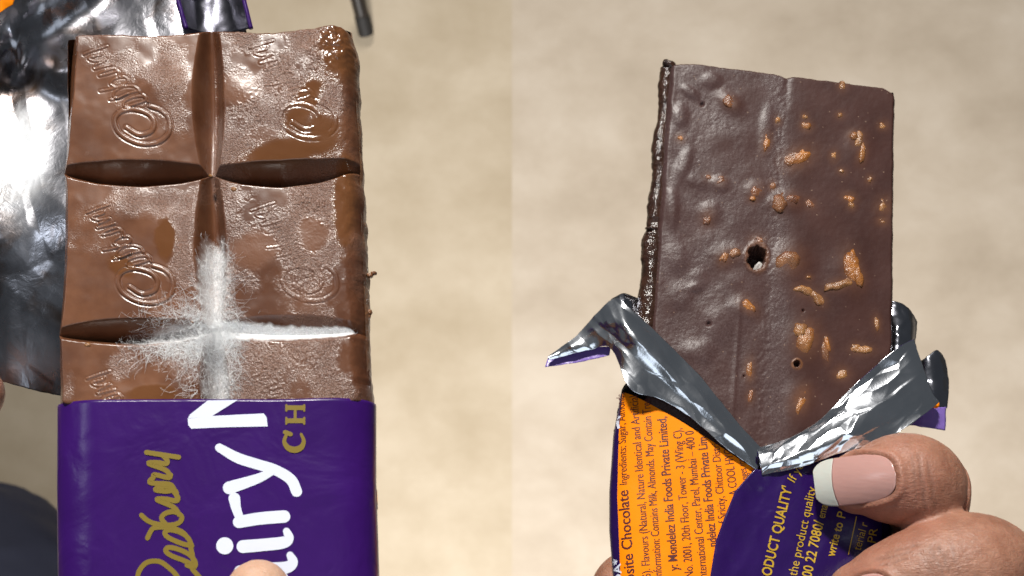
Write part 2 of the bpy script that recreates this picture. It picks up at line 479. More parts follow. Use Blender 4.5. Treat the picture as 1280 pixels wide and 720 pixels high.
LET2 = [[(460, 400), (430, 365), (360, 370), (305, 398), (312, 430), (370, 415), (440, 392), (452, 372), (425, 350)],
        [(410, 340), (380, 303), (310, 297), (250, 325), (236, 358), (262, 372), (330, 345), (400, 330)], [(330, 345), (270, 372), (215, 382)],
        [(150, 325), (215, 315), (300, 290), (330, 262), (310, 237), (250, 247), (215, 278), (245, 300)],
        [(275, 205), (240, 182), (160, 207), (145, 227), (200, 217), (262, 200), (275, 235)],
        [(205, 160), (228, 155), (160, 172), (112, 182), (117, 157), (180, 132), (197, 126)],
        [(190, 120), (120, 132), (75, 112), (150, 92), (160, 75)], [(45, 86), (110, 62), (195, 35)]]
LET2 = [np.array(s) / 5.143 + [100, 250] for s in LET2]
LOGO = [catmull(C2, 70)] + [catmull(s, 26) for s in LET2]
def seg_dist(X, Y, pl):
    d = np.full(X.shape, 1e9)
    for a, b in zip(pl[:-1], pl[1:]):
        ab = b - a; L = ab @ ab + 1e-9
        t = np.clip(((X - a[0]) * ab[0] + (Y - a[1]) * ab[1]) / L, 0, 1)
        d = np.minimum(d, np.hypot(X - a[0] - t * ab[0], Y - a[1] - t * ab[1]))
    return d
def emboss(X, Y, shift, wear):
    """Raised script outlines pressed into the square."""
    h = np.zeros_like(X)
    for k, s in enumerate(LOGO):
        pl = s + np.array(shift)
        lo = pl.min(0) - 7; hi = pl.max(0) + 7
        m = (X > lo[0]) & (X < hi[0]) & (Y > lo[1]) & (Y < hi[1])
        if not m.any(): continue
        d = seg_dist(X[m], Y[m], pl); w = 2.9 if k == 0 else 1.5; am = .55 if k == 0 else .42
        h[m] += np.where(d < w, 1.9 * np.sqrt(np.clip(1 - (d / w) ** 2, 0, 1)) ** .6, 0) * wear * am - 1.3 * am * wear * np.exp(-((d - w - .5) / .7) ** 2)
    return h
def l_height(X, Y):
    xl, xr, yt, xg = l_xL(Y), l_xR(Y), l_yT(X), l_xg(Y)
    y1, y2 = l_y1(X), l_y2(X)
    row = np.where(Y < y1, 0, np.where(Y < y2, 1, 2))
    va = np.where(row == 0, yt, np.where(row == 1, y1, y2)); vb = np.where(row == 0, y1, np.where(row == 1, y2, y2 + 195))
    tv = np.clip((Y - va) / (vb - va), 0, 1); sv = np.sin(math.pi * tv) ** .8
    # vertical groove
    wv = np.where(X < xg, 11 + 12 * sv, 10 + 9 * sv)
    r = np.abs(X - xg) / wv; r2 = np.clip((r - .10) / .90, 0, 1)
    drop = (14 + 18 * sv) * (1 - sstep(0, 1, r2)) ** .9
    # horizontal grooves
    for yg in (y1, y2):
        left = X < xg
        tx = np.where(left, (X - xl) / (xg - xl), (X - xg) / (xr - xg)); tx = np.clip(tx, 0, 1)
        sx = np.sin(math.pi * tx) ** .7
        w = np.where(Y < yg, 6 + 16 * sx, 5 + 8 * sx)
        rr = np.clip(np.abs(Y - yg) / w, 0, 1)
        fill = np.where((yg is y2) & (X > xg + 8), .36, 1.0)                # packed with mould
        drop = np.maximum(drop, fill * (7 + 34 * sx) * (1 - rr) ** 1.25)
    # outer bevels
    wl = np.where(row == 0, 4 + 17 * (1 - tv) ** .8, 4 + 6 * np.sin(math.pi * tv) ** .8)
    drop = np.maximum(drop, (2.2 * wl) * np.clip(1 - (X - xl) / wl, 0, 1) ** 1.05)
    drop = np.maximum(drop, 16 * np.clip(1 - (Y - yt) / 8, 0, 1) ** 1.6)
    er = np.clip((xr - X) / 26, 0, 1)
    lump = fbm(X / 9, Y / 13, 21, 4)
    h = -drop
    h -= 26 * (1 - er) ** 2.6
    h += (1 - sstep(12, 34, xr - X)) * 6 * (fbm(X / 16, Y / 24, 21, 4) - .45)
    tb = np.where(X < xg, (X - xl) / (xg - xl), (X - xg) / (xr - xg))
    h += 3.0 * (np.clip(np.sin(math.pi * np.clip(tb, 0, 1)) * np.sin(math.pi * tv), 0, 1) ** .5 - .6)
    # pillowed tops, soft unevenness
    h += 2.6 * (fbm(X / 46, Y / 46, 4, 3) - .5) + .5 * (fbm(X / 16, Y / 16, 6, 2) - .5)
    h += 5 * np.exp(-(((X - 205) / 34) ** 2 + ((Y - 104) / 24) ** 2)) + 3 * np.exp(-(((X - 160) / 46) ** 2 + ((Y - 262) / 22) ** 2))
    # melted top right corner
    mel = np.exp(-(((X - 420) / 40) ** 2 + ((Y - 48) / 28) ** 2))
    h += mel * (9 * fbm(X / 9, Y / 9, 33, 4) - 1)
    h -= 10 * sstep(502, 514, Y)
    # block of melt over square 2
    h += 1.6 * np.exp(-(((X - 300) / 24) ** 2 + ((Y - 112) / 18) ** 2)) + 1.3 * np.exp(-(((X - 322) / 26) ** 2 + ((Y - 315) / 22) ** 2))
    return h
def l_frost(X, Y):
    n = fbm(X / 38, Y / 38, 51, 4)
    base = .25 + .9 * (n - .45) * 2
    base = base + .38 * (X > l_xg(Y)) * (1 - sstep(395, 440, X))
    base += .7 * np.exp(-(((X - 130) / 50) ** 2 + ((Y - 75) / 26) ** 2)) + .8 * np.exp(-(((X - 215) / 30) ** 2 + ((Y - 90) / 45) ** 2))
    base += .6 * np.exp(-(((X - 180) / 60) ** 2 + ((Y - 250) / 18) ** 2)) + .7 * np.exp(-(((X - 230) / 18) ** 2 + ((Y - 330) / 60) ** 2))
    base -= 1.0 * np.exp(-(((X - 130) / 35) ** 2 + ((Y - 375) / 28) ** 2)) + .6 * np.exp(-(((X - 110) / 30) ** 2 + ((Y - 160) / 40) ** 2))
    base += .35 * np.exp(-(((X - 190) / 80) ** 2 + ((Y - 460) / 40) ** 2))
    base = base - .34 * (X < l_xg(Y))
    return np.clip((base - .25) * 1.5, 0, 1)
def blob(X, Y, cx, cy, rx, ry, a=0, seed=0, soft=.12):
    c, s = math.cos(a), math.sin(a); u = ((X - cx) * c + (Y - cy) * s) / rx; v = (-(X - cx) * s + (Y - cy) * c) / ry
    d = np.hypot(u, v) + .55 * (fbm(X / (rx * .7), Y / (rx * .7), seed + 70) - .5)
    return 1 - sstep(1 - soft, 1 + soft, d)
def l_melt(X, Y):
    m = 0
    for b in [(207, 298, 13, 26, 0), (152, 332, 20, 13, .6), (190, 492, 30, 11, 0), (380, 130, 16, 42, .5), (360, 188, 60, 16, -.2), (424, 62, 26, 40, 0), (400, 170, 26, 30, 0), (430, 250, 14, 60, 0)]:
        m = np.maximum(m, blob(X, Y, *b, seed=int(b[0]), soft=.45 if b[0] > 300 else .2))
    return m
def l_mould(X, Y):
    n = fbm(X / 7, Y / 7, 90, 4); xg = l_xg(Y); y2 = l_y2(X)
    a = 0 * X
    # vertical arm, upper and lower
    w = 19 + 3 * np.sin(Y / 17); up = (1 - sstep(.45, 1.2, np.abs(X - xg) / w + .9 * (n - .5))) * sstep(286, 312, Y + 26 * (n - .5)) * (1 - sstep(405, 430, Y))
    lo = (1 - sstep(.4, 1.2, np.abs(X - xg - 1) / 19 + .9 * (n - .5))) * sstep(405, 425, Y)
    # right arm: the lens shaped groove filled with white
    tx = np.clip((X - 268) / (442 - 268), 0, 1)
    w2 = 15 * (1 - .55 * tx) * np.clip((442 - X) / 14, 0, 1) ** .5
    dy = np.where(Y < y2, (y2 - Y) / (w2 * .95 + .1), (Y - y2) / (w2 * .95 + .1))
    rt = (.92 + .3 * (fbm(X / 22, Y / 2.2, 93, 3) - .5)) * (1 - sstep(.6, 1.1, dy + .5 * (n - .5))) * (X > 262) * (X < 443)
    # left arm, wispy
    lw = 14 * sstep(150, 215, X)
    lf = .75 * (1 - sstep(.5, 1.25, np.abs(Y - y2 - 1) / (lw + .1) + .8 * (n - .5))) * (X < 275) * (X > 150)
    co = .7 * np.exp(-(((X - 265) / 26) ** 2 + ((Y - 415) / 20) ** 2))
    return np.clip(np.maximum.reduce([up * .55, lo * .5, rt * .95, lf * .7, co]), 0, 1)

def left_bar():
    for r, (t0, t1, n) in enumerate([(0, 1, 215), (1, 2, 225), (2, 3, 150)]):
        for c in range(2):
            m = 230
            s = np.linspace(0, 1, m)[None, :]; t = np.linspace(0, 1, n)[:, None]
            # iterate to settle the curved outline
            X = 78 + (262 - 78) * s + 0 * t if c == 0 else 262 + (445 - 262) * s + 0 * t
            for _ in range(3):
                ya = l_yT(X) if r == 0 else (l_y1(X) if r == 1 else l_y2(X))
                yb = l_y1(X) if r == 0 else (l_y2(X) if r == 1 else 0 * X + 600)
                Y = ya + (yb - ya) * t
                xa = l_xL(Y) if c == 0 else l_xg(Y); xb = l_xg(Y) if c == 0 else l_xR(Y)
                X = xa + (xb - xa) * s
            H = l_height(X, Y); fr = l_frost(X, Y); mo = l_mould(X, Y); me = l_melt(X, Y) * (1 - mo)
            fr = fr * (1 - me)
            pa = .75 * np.maximum.reduce([blob(X, Y, 300, 112, 26, 19, 0, 1, .35), blob(X, Y, 322, 312, 30, 22, -.2, 2, .35), blob(X, Y, 392, 294, 20, 24, 0, 3, .4), blob(X, Y, 330, 170, 22, 12, 0, 5, .4) * .6]) * (1 - me)
            fr = fr * (1 - pa)
            if c == 0:
                sh = [(-4, -199, 1.0), (0, 0, 1.25), (0, 207, 1.15)][r]
                wear = sh[2]
                if r == 0: wear = wear * (.75 + .45 * sstep(110, 135, Y))
                H += emboss(X, Y, sh[:2], 1.0) * wear
            else:
                sh = [(203, -206), (205, -3), (207, 204)][r]
                wear = .55 if r == 0 else .5
                H += emboss(X, Y, sh, 1.0) * wear * sstep(.25, .5, fbm(X / 20, Y / 20, 61))
            grain = (hash2(np.arange(n)[:, None] + 0 * s.astype(int), np.arange(m)[None, :] + 0 * t.astype(int), 3 + r * 2 + c) - .5)
            H += 1.0 * fr * (X > l_xg(Y)) * sstep(.58, .78, vnoise(X / 2.6, Y / 2.6, 19)) * sstep(.42, .62, fbm(X / 34, Y / 34, 23))
            H += grain * .7 * fr + .5 * fr * (fbm(X / 3.2, Y / 3.2, 14, 3) - .5)
            H += .3 * me
            V = LP.S(X, Y, H)
            grid_obj('chocolate_square', V, M['milk'], bar, dict(frost=fr * (1 - pa), mould=mo, melt=me, pale=pa, tone=np.clip(.25 + .55 * (X > l_xg(Y)) + 1.6 * (fbm(X / 55, Y / 55, 81, 3) - .55), 0, 1)))
    # sides and underside
    rows = 240
    Y = np.linspace(45, 600, rows)
    def ring(h, ins, seed, amp):
        pts = []
        for y in Y: pts.append((float(l_xL(np.array(y))) + ins, y))
        bx = np.linspace(66, 466, 60)
        for x in bx[5:-5]: pts.append((x, 600))
        for y in Y[::-1]: pts.append((float(l_xR(np.array(y))) - ins, y))
        xs = np.linspace(436, 80, 90)
        for x in xs: pts.append((x, float(l_yT(np.array(x))) + ins))
        p = np.array(pts)
        nz = (fbm(p[:, 0] / 40 + seed * .5, p[:, 1] / 34, 77, 5) - .5) * amp * 1.4
        p[:, 0] += np.where((p[:, 0] > 300) & (p[:, 1] < 495), nz, nz * .12)
        return LP.S(p[:, 0], p[:, 1], h)
    L = [ring(-20, 2.4, 0, 2), ring(-27, 0, 1, 5), ring(-36, -1.0, 2, 7), ring(-46, -1, 3, 7), ring(-56, 0, 4, 6), ring(-64, 2, 5, 4), ring(-68, 8, 6, 0)]
    n = len(L[0]); V = np.vstack(L + [LP.S(np.array([264.]), np.array([320.]), -69)])
    F = []
    for i in range(len(L) - 1):
        for j in range(n):
            k = (j + 1) % n; F.append((i * n + j, (i + 1) * n + j, (i + 1) * n + k, i * n + k))
    c = len(V) - 1
    for j in range(n): F.append(((len(L) - 1) * n + j, c, (len(L) - 1) * n + (j + 1) % n))
    o = mesh_obj('slab_side', V, F, M['milk_edge'], bar)
    bm = bmesh.new(); bm.from_mesh(o.data); bmesh.ops.recalc_face_normals(bm, faces=bm.faces); bm.to_mesh(o.data); bm.free()
left_bar()

def lump(name, plane, cx, cy, h, rx, ry, rz, ang, mat, parent, seed, rough=.45, sub=3):
    bm = bmesh.new(); bmesh.ops.create_icosphere(bm, subdivisions=sub, radius=1.0)
    v = np.array([x.co[:] for x in bm.verts]); f = [tuple(q.index for q in p.verts) for p in bm.faces]; bm.free()
    d = 1 + rough * (fbm(v[:, 0] * 1.6 + seed * 3.1, v[:, 1] * 1.6 + v[:, 2] * 1.3, seed, 4) - .5) * 2
    d += rough * .5 * (fbm(v[:, 0] * 5 + seed, v[:, 1] * 5 + v[:, 2] * 4, seed + 5, 2) - .5)
    v = np.sign(v) * np.abs(v) ** .85 * d[:, None]
    c, s = math.cos(ang), math.sin(ang)
    x = v[:, 0] * rx; y = v[:, 1] * ry
    film = 1 - sstep(.30, .95, v[:, 2] + .9 * (fbm(v[:, 0] * 2.4 + seed, v[:, 1] * 2.4, seed + 3, 3) - .5))
    return mesh_obj(name, plane.S(cx + x * c - y * s, cy + x * s + y * c, h + v[:, 2] * rz), f, mat, parent, True, dict(film=film))
for k, (x, y, a, b) in enumerate([(464, 331, 4, 2.6), (459, 334, 4, 3), (458, 381, 4, 4), (455, 388, 3, 6)]):
    lump('chocolate_crumb', LP, x, y, -34, a, b, 4, .3 * k, M['milk_edge'], bar, 40 + k, .5, 2)
for k, (x, y, r) in enumerate([(109, 431, 3.6), (122, 391, 2.2), (263, 219, 2.4), (292, 236, 3.2), (240, 402, 2)]):
    lump('nut_crumb', LP, x, y, -2.5, r * 1.3, r, r, .5, M['nut_pale'], bar, 60 + k, .4, 2)

# mould hairs
def mould_hairs(N=10000):
    V = []; F = []; cnt = 0
    xs = rng.uniform(145, 448, N * 8); ys = rng.uniform(284, 500, N * 8)
    m = l_mould(xs, ys)
    halo = np.exp(-(((xs - 235) / 48) ** 2 + ((ys - 418) / 24) ** 2)) * .8 + np.exp(-(((xs - 266) / 26) ** 2 + ((ys - 440) / 50) ** 2)) * .55 + np.exp(-(((xs - 200) / 34) ** 2 + ((ys - 425) / 12) ** 2)) * .6
    right = (xs > 300)
    dens = np.clip(np.where(right, m * .5, m * .9 + halo * .75), 0, 1)
    keep = np.where(rng.uniform(0, 1, len(xs)) < dens)[0][:N]
    xs, ys = xs[keep], ys[keep]
    h0 = l_height(xs, ys); n = len(xs)
    ang = rng.uniform(0, 2 * math.pi, n); ln = rng.gamma(3.0, 4.0, n) + 4
    ln *= np.where(xs > 300, .35, 1) * np.where(ys > 425, .85, 1)
    ax = (xs - l_xg(ys)); 
    # drift outwards from the arms
    dx = np.cos(ang) + .5 * np.sign(ax) * (np.abs(ys - 415) > 20); dy = np.sin(ang) * 1.0 + .45 * np.sign(ys - l_y2(xs)) * (np.abs(ax) > 20)
    S = 6; px = xs.copy(); py = ys.copy(); h = h0.copy(); vh = rng.uniform(.1, .8, n)
    pts = []; curl = rng.normal(0, .10, n)
    for k in range(S):
        pts.append(np.stack([px, py, h], 1))
        c, s = np.cos(curl), np.sin(curl); dx, dy = dx * c - dy * s, dx * s + dy * c
        curl = curl + rng.normal(0, .13, n)
        px = px + dx * ln / S; py = py + dy * ln / S; h = h + vh * ln / S * .9; vh = vh - rng.uniform(.05, .45, n)
    P3 = np.stack(pts, 1)                                 # n, S, 3
    rad = rng.uniform(.08, .19, n)[:, None] * np.linspace(1, .45, S)[None]
    W = LP.S(P3[..., 0], P3[..., 1], P3[..., 2])
    t = np.gradient(W, axis=1); t /= np.linalg.norm(t, axis=2)[..., None] + 1e-12
    a = np.cross(t, np.array([.3, .2, .93])); a /= np.linalg.norm(a, axis=2)[..., None] + 1e-9; b = np.cross(t, a)
    R = (rad * LP.u)[..., None]
    rings = np.stack([W + R * (math.cos(q) * a + math.sin(q) * b) for q in (0, 2.094, 4.189)], 2)   # n,S,3,3
    V = rings.reshape(-1, 3)
    base = (np.arange(n) * S * 3)[:, None, None] + (np.arange(S - 1) * 3)[None, :, None] + np.arange(3)[None, None, :]
    nxt = (np.arange(n) * S * 3)[:, None, None] + (np.arange(S - 1) * 3)[None, :, None] + ((np.arange(3) + 1) % 3)[None, None, :]
    F = np.stack([base, nxt, nxt + 3, base + 3], -1).reshape(-1, 4)
    o = mesh_obj('mould', V, F, M['mould'], bar)
    o['kind'] = 'stuff'; o['label'] = 'white hairy mould spreading along the grooves'
mould_hairs()

# ------------------------------------------------------------------ LEFT: wrapper
wrap = empty('chocolate_wrapper', LP.S(266, 860, -75))
tag(wrap, 'smooth purple wrapper with white and gold script round the mouldy milk chocolate', 'wrapper')
def sl_l(v): return ip(v, [495, 600, 720, 900], [63, 62, 63, 60])
def sl_r(v): return ip(v, [495, 600, 720, 900], [467, 467, 471, 474])
def sl_h(x, y):
    xl, xr = sl_l(y), sl_r(y); xn = np.clip((x - (xl + xr) / 2) / ((xr - xl) / 2), -1, 1)
    hn = (1 - np.abs(xn) ** 7) ** (1 / 2.2)
    tt = np.clip((y - 500) / 400, 0, 1)
    return -36 + 43 * hn + 1.5 * (fbm(x / 90, y / 160, 3) - .5) * 2 + 2.0 * np.exp(-((x - 112 - .01 * y) / 22) ** 2) * np.clip(hn * 2 - 1, 0, 1)
def sl_top(x): return 500.5 + 2.0 * np.abs((x - 266) / 200) ** 2 - 4.5 * sstep(330, 466, x)
def left_sleeve():
    n = 120
    xn = np.sin(np.linspace(-math.pi / 2, math.pi / 2, 150)); xn = np.sign(xn) * (np.abs(xn) ** .8)
    t = np.linspace(0, 1, n)[:, None]
    Y = 500 + 400 * t + 0 * xn[None]
    Xf = (sl_l(Y) + sl_r(Y)) / 2 + (sl_r(Y) - sl_l(Y)) / 2 * xn[None]
    Y = sl_top(Xf) + (900 - sl_top(Xf)) * t
    Hf = sl_h(Xf, Y)
    Xb = Xf[:, ::-1]; Yb = Y[:, ::-1]; hn = (1 - np.abs(np.clip((Xb - (sl_l(Yb) + sl_r(Yb)) / 2) / ((sl_r(Yb) - sl_l(Yb)) / 2), -1, 1)) ** 7) ** (1 / 2.2)
    Hb = -36 - 42 * hn
    X = np.hstack([Xf, Xb[:, 1:]]); YY = np.hstack([Y, Yb[:, 1:]]); H = np.hstack([Hf, Hb[:, 1:]])
    o = grid_obj('printed_sleeve', LP.S(X, YY, H), M['purple'], wrap)
    return solidify(o, .00012, -1, M['foil'])
sleeve1 = left_sleeve()
def z3(p): return [(160 + x / 4.235, 550 + y / 4.235) for x, y in p]
gold = [z3(s) for s in [
    [(200, 815), (165, 775), (130, 775), (118, 815), (160, 865), (230, 885), (292, 850), (300, 790), (265, 722), (220, 677), (170, 647), (110, 652), (72, 690), (60, 735), (75, 790)],
    [(385, 730), (350, 690), (330, 655), (240, 618), (208, 592), (222, 574), (270, 582), (330, 610), (362, 648), (358, 676), (320, 668)],
    [(352, 640), (345, 600), (335, 556)],
    [(345, 565), (290, 552), (222, 522), (203, 497), (225, 481), (280, 492), (322, 520), (342, 556)],
    [(330, 530), (290, 490), (220, 468), (150, 470), (128, 490), (112, 524)],
    [(80, 404), (112, 432), (160, 450), (240, 455), (284, 438), (290, 408), (252, 386), (206, 394), (186, 420), (206, 450)],
    [(278, 400), (250, 362), (162, 322), (205, 318), (262, 328), (272, 310), (252, 282)],
    [(268, 322), (258, 275), (205, 278), (152, 268), (200, 250), (246, 262)],
    [(250, 262), (225, 240), (126, 232), (142, 204), (150, 190), (222, 206), (234, 192)],
    [(232, 196), (205, 165), (116, 130), (165, 126), (210, 132), (214, 112), (190, 86)],
    [(106, 72), (170, 82), (276, 98)]]]
print_mesh('gold_lettering', [ribbon(s, 6.2) for s in gold], LP, sl_h, .5, M['gold_ink'], sleeve1)
def z4(p): return [(220 + x / 3.2, 495 + y / 3.2) for x, y in p]
def poly(p): return np.array(z4(p)), [tuple(range(len(p)))]
wl = [poly([(52, 95), (60, 80), (132, 23), (252, 21), (148, 86)]), (np.array(z4([(52, 96), (150, 85), (355, 75), (366, 90), (371, 127), (200, 130), (66, 136), (54, 122)])), [(0, 1, 2, 3, 4, 5, 6, 7)]),
      ribbon(z4([(178, 212), (250, 252), (330, 278), (400, 300), (462, 338), (486, 386)]), [10.5, 13, 13, 13, 13.5, 13.5]),
      ribbon(z4([(386, 308), (330, 335), (218, 372)]), [9, 12, 16]),
      ribbon(z4([(436, 486), (340, 494), (256, 508)]), [15.5, 15.5, 15]), ribbon(z4([(262, 500), (246, 455), (238, 414)]), [10, 12, 14.5]),
      ribbon(z4([(272, 606), (340, 600), (430, 590), (455, 572), (446, 545)]), [16, 15.5, 15, 12, 9]),
      disc(*z4([(200, 603)])[0], 10.6),
      ribbon(z4([(262, 706), (330, 696), (440, 690), (470, 668), (460, 640)]), [16, 16, 15, 13, 9]),
      ribbon(z4([(300, 740), (250, 790), (300, 850), (400, 850), (460, 800), (430, 730)]), 14)]
print_mesh('white_lettering', wl, LP, sl_h, .5, M['white_ink'], sleeve1)
ch = [ribbon(z4([(450, 52), (510, 52)]), 6), ribbon(z4([(450, 104), (510, 104)]), 6), ribbon(z4([(480, 52), (480, 104)]), 3.6),
      ribbon(z4([(445, 42), (445, 64)]), 2.8), ribbon(z4([(516, 42), (516, 64)]), 2.8), ribbon(z4([(445, 93), (445, 116)]), 2.8), ribbon(z4([(516, 93), (516, 116)]), 2.8),
      ribbon(z4([(445, 160), (437, 188), (452, 212), (478, 220), (504, 210), (514, 185), (504, 158)]), [4, 5, 7, 8, 7, 5, 3.5]),
      ribbon(z4([(440, 150), (462, 158)]), 5.5)]
print_mesh('small_gold_lettering', ch, LP, sl_h, .5, M['gold_ink'], sleeve1)

# opened foil behind the bar
def foil_sheet(name, plane, ctrl, n, m, mat, parent, seed, amp=1.0, period=40, back=None, ang=0.0, stretch=1.0, thick=.00006, edge_noise=2.5):
    g = surf(ctrl, n, m)
    X, Y, H = g[..., 0], g[..., 1], g[..., 2]
    H = H + amp * crumple(X, Y, seed, period, ang, stretch)
    e = np.zeros((n, m)); e[0] = e[-1] = 1; e[:, 0] = e[:, -1] = 1
    X = X + e * edge_noise * (fbm(X / 12, Y / 12, seed + 1) - .5); Y = Y + e * edge_noise * (fbm(X / 12 + 9, Y / 12, seed + 2) - .5)
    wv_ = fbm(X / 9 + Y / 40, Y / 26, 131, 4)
    glare_mask = np.clip(np.exp(-(((X - 22) / 38) ** 2 + ((Y - 196) / 62) ** 2) ** 1.5) * (.5 + 1.1 * wv_) * sstep(118, 150, Y + 40 * (wv_ - .5)), 0, .85)
    o = grid_obj(name, plane.Q(X, Y, H), mat, parent, dict(painted_glare=glare_mask))
    solidify(o, thick, -1, back)
    return o
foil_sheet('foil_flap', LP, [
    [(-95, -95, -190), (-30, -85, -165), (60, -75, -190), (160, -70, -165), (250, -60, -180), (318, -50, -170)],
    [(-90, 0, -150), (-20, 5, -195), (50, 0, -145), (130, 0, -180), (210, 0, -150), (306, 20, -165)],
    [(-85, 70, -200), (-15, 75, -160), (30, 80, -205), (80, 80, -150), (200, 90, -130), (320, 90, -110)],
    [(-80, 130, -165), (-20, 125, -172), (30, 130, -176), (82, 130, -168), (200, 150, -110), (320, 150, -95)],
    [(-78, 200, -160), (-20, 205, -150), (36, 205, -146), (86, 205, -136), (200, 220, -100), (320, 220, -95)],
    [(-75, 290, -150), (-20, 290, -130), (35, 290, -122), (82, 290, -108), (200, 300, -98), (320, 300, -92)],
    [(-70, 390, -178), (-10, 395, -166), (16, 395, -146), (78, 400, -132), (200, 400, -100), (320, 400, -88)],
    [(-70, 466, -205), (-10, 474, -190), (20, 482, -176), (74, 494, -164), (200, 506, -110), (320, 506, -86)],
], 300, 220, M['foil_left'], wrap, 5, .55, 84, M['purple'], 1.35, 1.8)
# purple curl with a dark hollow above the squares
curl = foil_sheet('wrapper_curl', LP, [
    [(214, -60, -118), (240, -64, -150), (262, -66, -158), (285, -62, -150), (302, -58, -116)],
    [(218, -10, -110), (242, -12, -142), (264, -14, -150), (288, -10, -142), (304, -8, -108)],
    [(228, 34, -106), (248, 40, -128), (270, 42, -134), (294, 40, -128), (312, 36, -104)]], 40, 44, M['foil_dark_reflection'], wrap, 15, .5, 30, M['purple'])
for pts in ([(216, -60), (221, -10), (226, 12), (233, 36)], [(301, -58), (304, -8), (309, 16), (314, 36)]):
    V, F = tube(np.array([LP.Q(x, y, -104) for x, y in pts]), [3.0 * LP.u] * 4, 10, 30)
    mesh_obj('curl_edge', V, F, M['purple'], curl)
# orange corner of the print folded into view
foil_sheet('orange_corner', LP, [
    [(-60, -50, -100), (-15, -45, -96), (24, -38, -104)],
    [(-58, -12, -96), (-14, -10, -92), (22, -10, -100)],
    [(-50, 30, -104), (-12, 22, -96), (16, 6, -102)]], 30, 30, M['orange'], wrap, 25, .4, 40, M['foil'])

# ------------------------------------------------------------------ RIGHT: back of the bar
bar2 = empty('chocolate_bar', RP.S(960, 600, -50))
tag(bar2, 'dark underside of a chocolate bar with almond pieces and a bored hole', 'chocolate bar')
def r_xL(v): return ip(v, [70, 130, 200, 300, 400, 600], [836, 831, 826, 818, 811, 800]) + 3 * (fbm(v / 18, 0 * v, 12) - .5)
def r_xR(v): return ip(v, [100, 115, 250, 400, 600], [1114, 1120, 1119, 1117, 1114]) + 3.0 * (fbm(v / 18, 0 * v, 15, 5) - .5)
def r_yT(x): return ip(x, [834, 860, 930, 975, 983, 992, 1050, 1105, 1121], [79, 77, 84, 91, 94, 93, 100, 107, 116]) + 2.4 * (fbm(x / 11, 0 * x, 18) - .5)
NUTS = [  # x, y, rx, ry, angle, material, height, bump
    (997, 197, 19, 11, -.42, 'nut', 3, 0), (1073, 176, 6, 10, .1, 'nut_pale', 1, 0), (1077, 192, 4, 11, .15, 'nut', 1, 0), (1067, 170, 5, 5, 0, 'nut', 1.5, 0), (1008, 157, 6, 5, .3, 'nut', 0, 0),
    (1105, 258, 8, 10, .2, 'nut_pale', -2, 0), (1103, 276, 6, 4, 0, 'nut_pale', -2, 0), (958, 178, 4, 10, .2, 'nut', -1, 0), (906, 322, 6, 9, .7, 'nut', 0, 0), (918, 317, 9, 6, -.3, 'nut_dark', 1, 0),
    (988, 326, 17, 17, .2, 'nut_dark', 2, 0), (1064, 336, 9, 22, -.18, 'nut', 1, 0), (1049, 356, 17, 6, -.25, 'nut_pale', 1, 0), (1072, 346, 6, 12, -.3, 'nut', 2, 0),
    (1007, 363, 12, 6, .25, 'nut_pale', 1, 0), (1022, 373, 11, 6, .75, 'nut_pale', 1, 0), (935, 383, 11, 6, .7, 'nut', -1, 0), (1007, 424, 14, 20, .15, 'nut', 0, 0), (1001, 412, 9, 8, .3, 'nut_pale', 1, 0),
    (1031, 440, 4, 15, -.25, 'nut_dark', -1, 0), (1034, 430, 3, 9, -.3, 'nut', 0, 0), (1078, 437, 14, 5, .1, 'nut_pale', 0, 0), (1071, 435, 6, 6, 0, 'nut_pale', 1, 0), (1052, 467, 9, 7, .1, 'nut_pale', -1, 0),
    (1096, 404, 3.4, 9, -.15, 'nut_pale', -.5, 0), (937, 462, 4, 13, 0, 'nut', -1, 0), (938, 495, 4, 8, .2, 'nut_dark', -1, 0), (1000, 500, 9, 17, .35, 'nut', -3, 0), (945, 240, 7, 8, .4, 'nut_dark', -1, 0), (941, 248, 4, 3, 0, 'nut', 0, 0),
    (966, 233, 4, 6, 0, 'nut_dark', 0, 0), (1042, 195, 4, 6, 0, 'nut_pale', -1, 0), (1012, 255, 7, 5, .5, 'nut_dark', 0, 0), (1062, 248, 7, 5, .3, 'nut', -1.5, 0), (1064, 257, 4, 4, .3, 'nut_pale', -1, 0), (912, 128, 9, 6, .7, 'nut_dark', -1, 0),
    (974, 254, 9, 11, 0, 'nut_dark', 1, 0), (990, 250, 11, 9, .2, 'nut_dark', -1, 0), (884, 272, 7, 10, .1, 'nut_dark', -2, 0), (900, 226, 6, 5, 0, 'nut_dark', -2, 0), (886, 222, 5, 3, .3, 'nut_dark', 0, 0), (1053, 107, 4, 5, 0, 'nut_pale', -1, 0),
    (1006, 146, 3, 3, 0, 'nut_pale', 0, 0), (972, 151, 3, 4, 0, 'nut_pale', 0, 0), (1087, 224, 3, 4, .4, 'nut_pale', 0, 0), (1050, 144, 3, 2.5, 0, 'nut_pale', 0, 0), (1052, 214, 4, 2.5, .3, 'nut_pale', 0, 0), (1104, 157, 5, 4, 0, 'nut_pale', -1, 0),
    (850, 173, 4, 3, .4, 'nut', 0, 0), (1011, 347, 3, 2, 0, 'nut_pale', 0, 0), (948, 300, 10, 5, 0, 'nut_dark', -2, 0)]
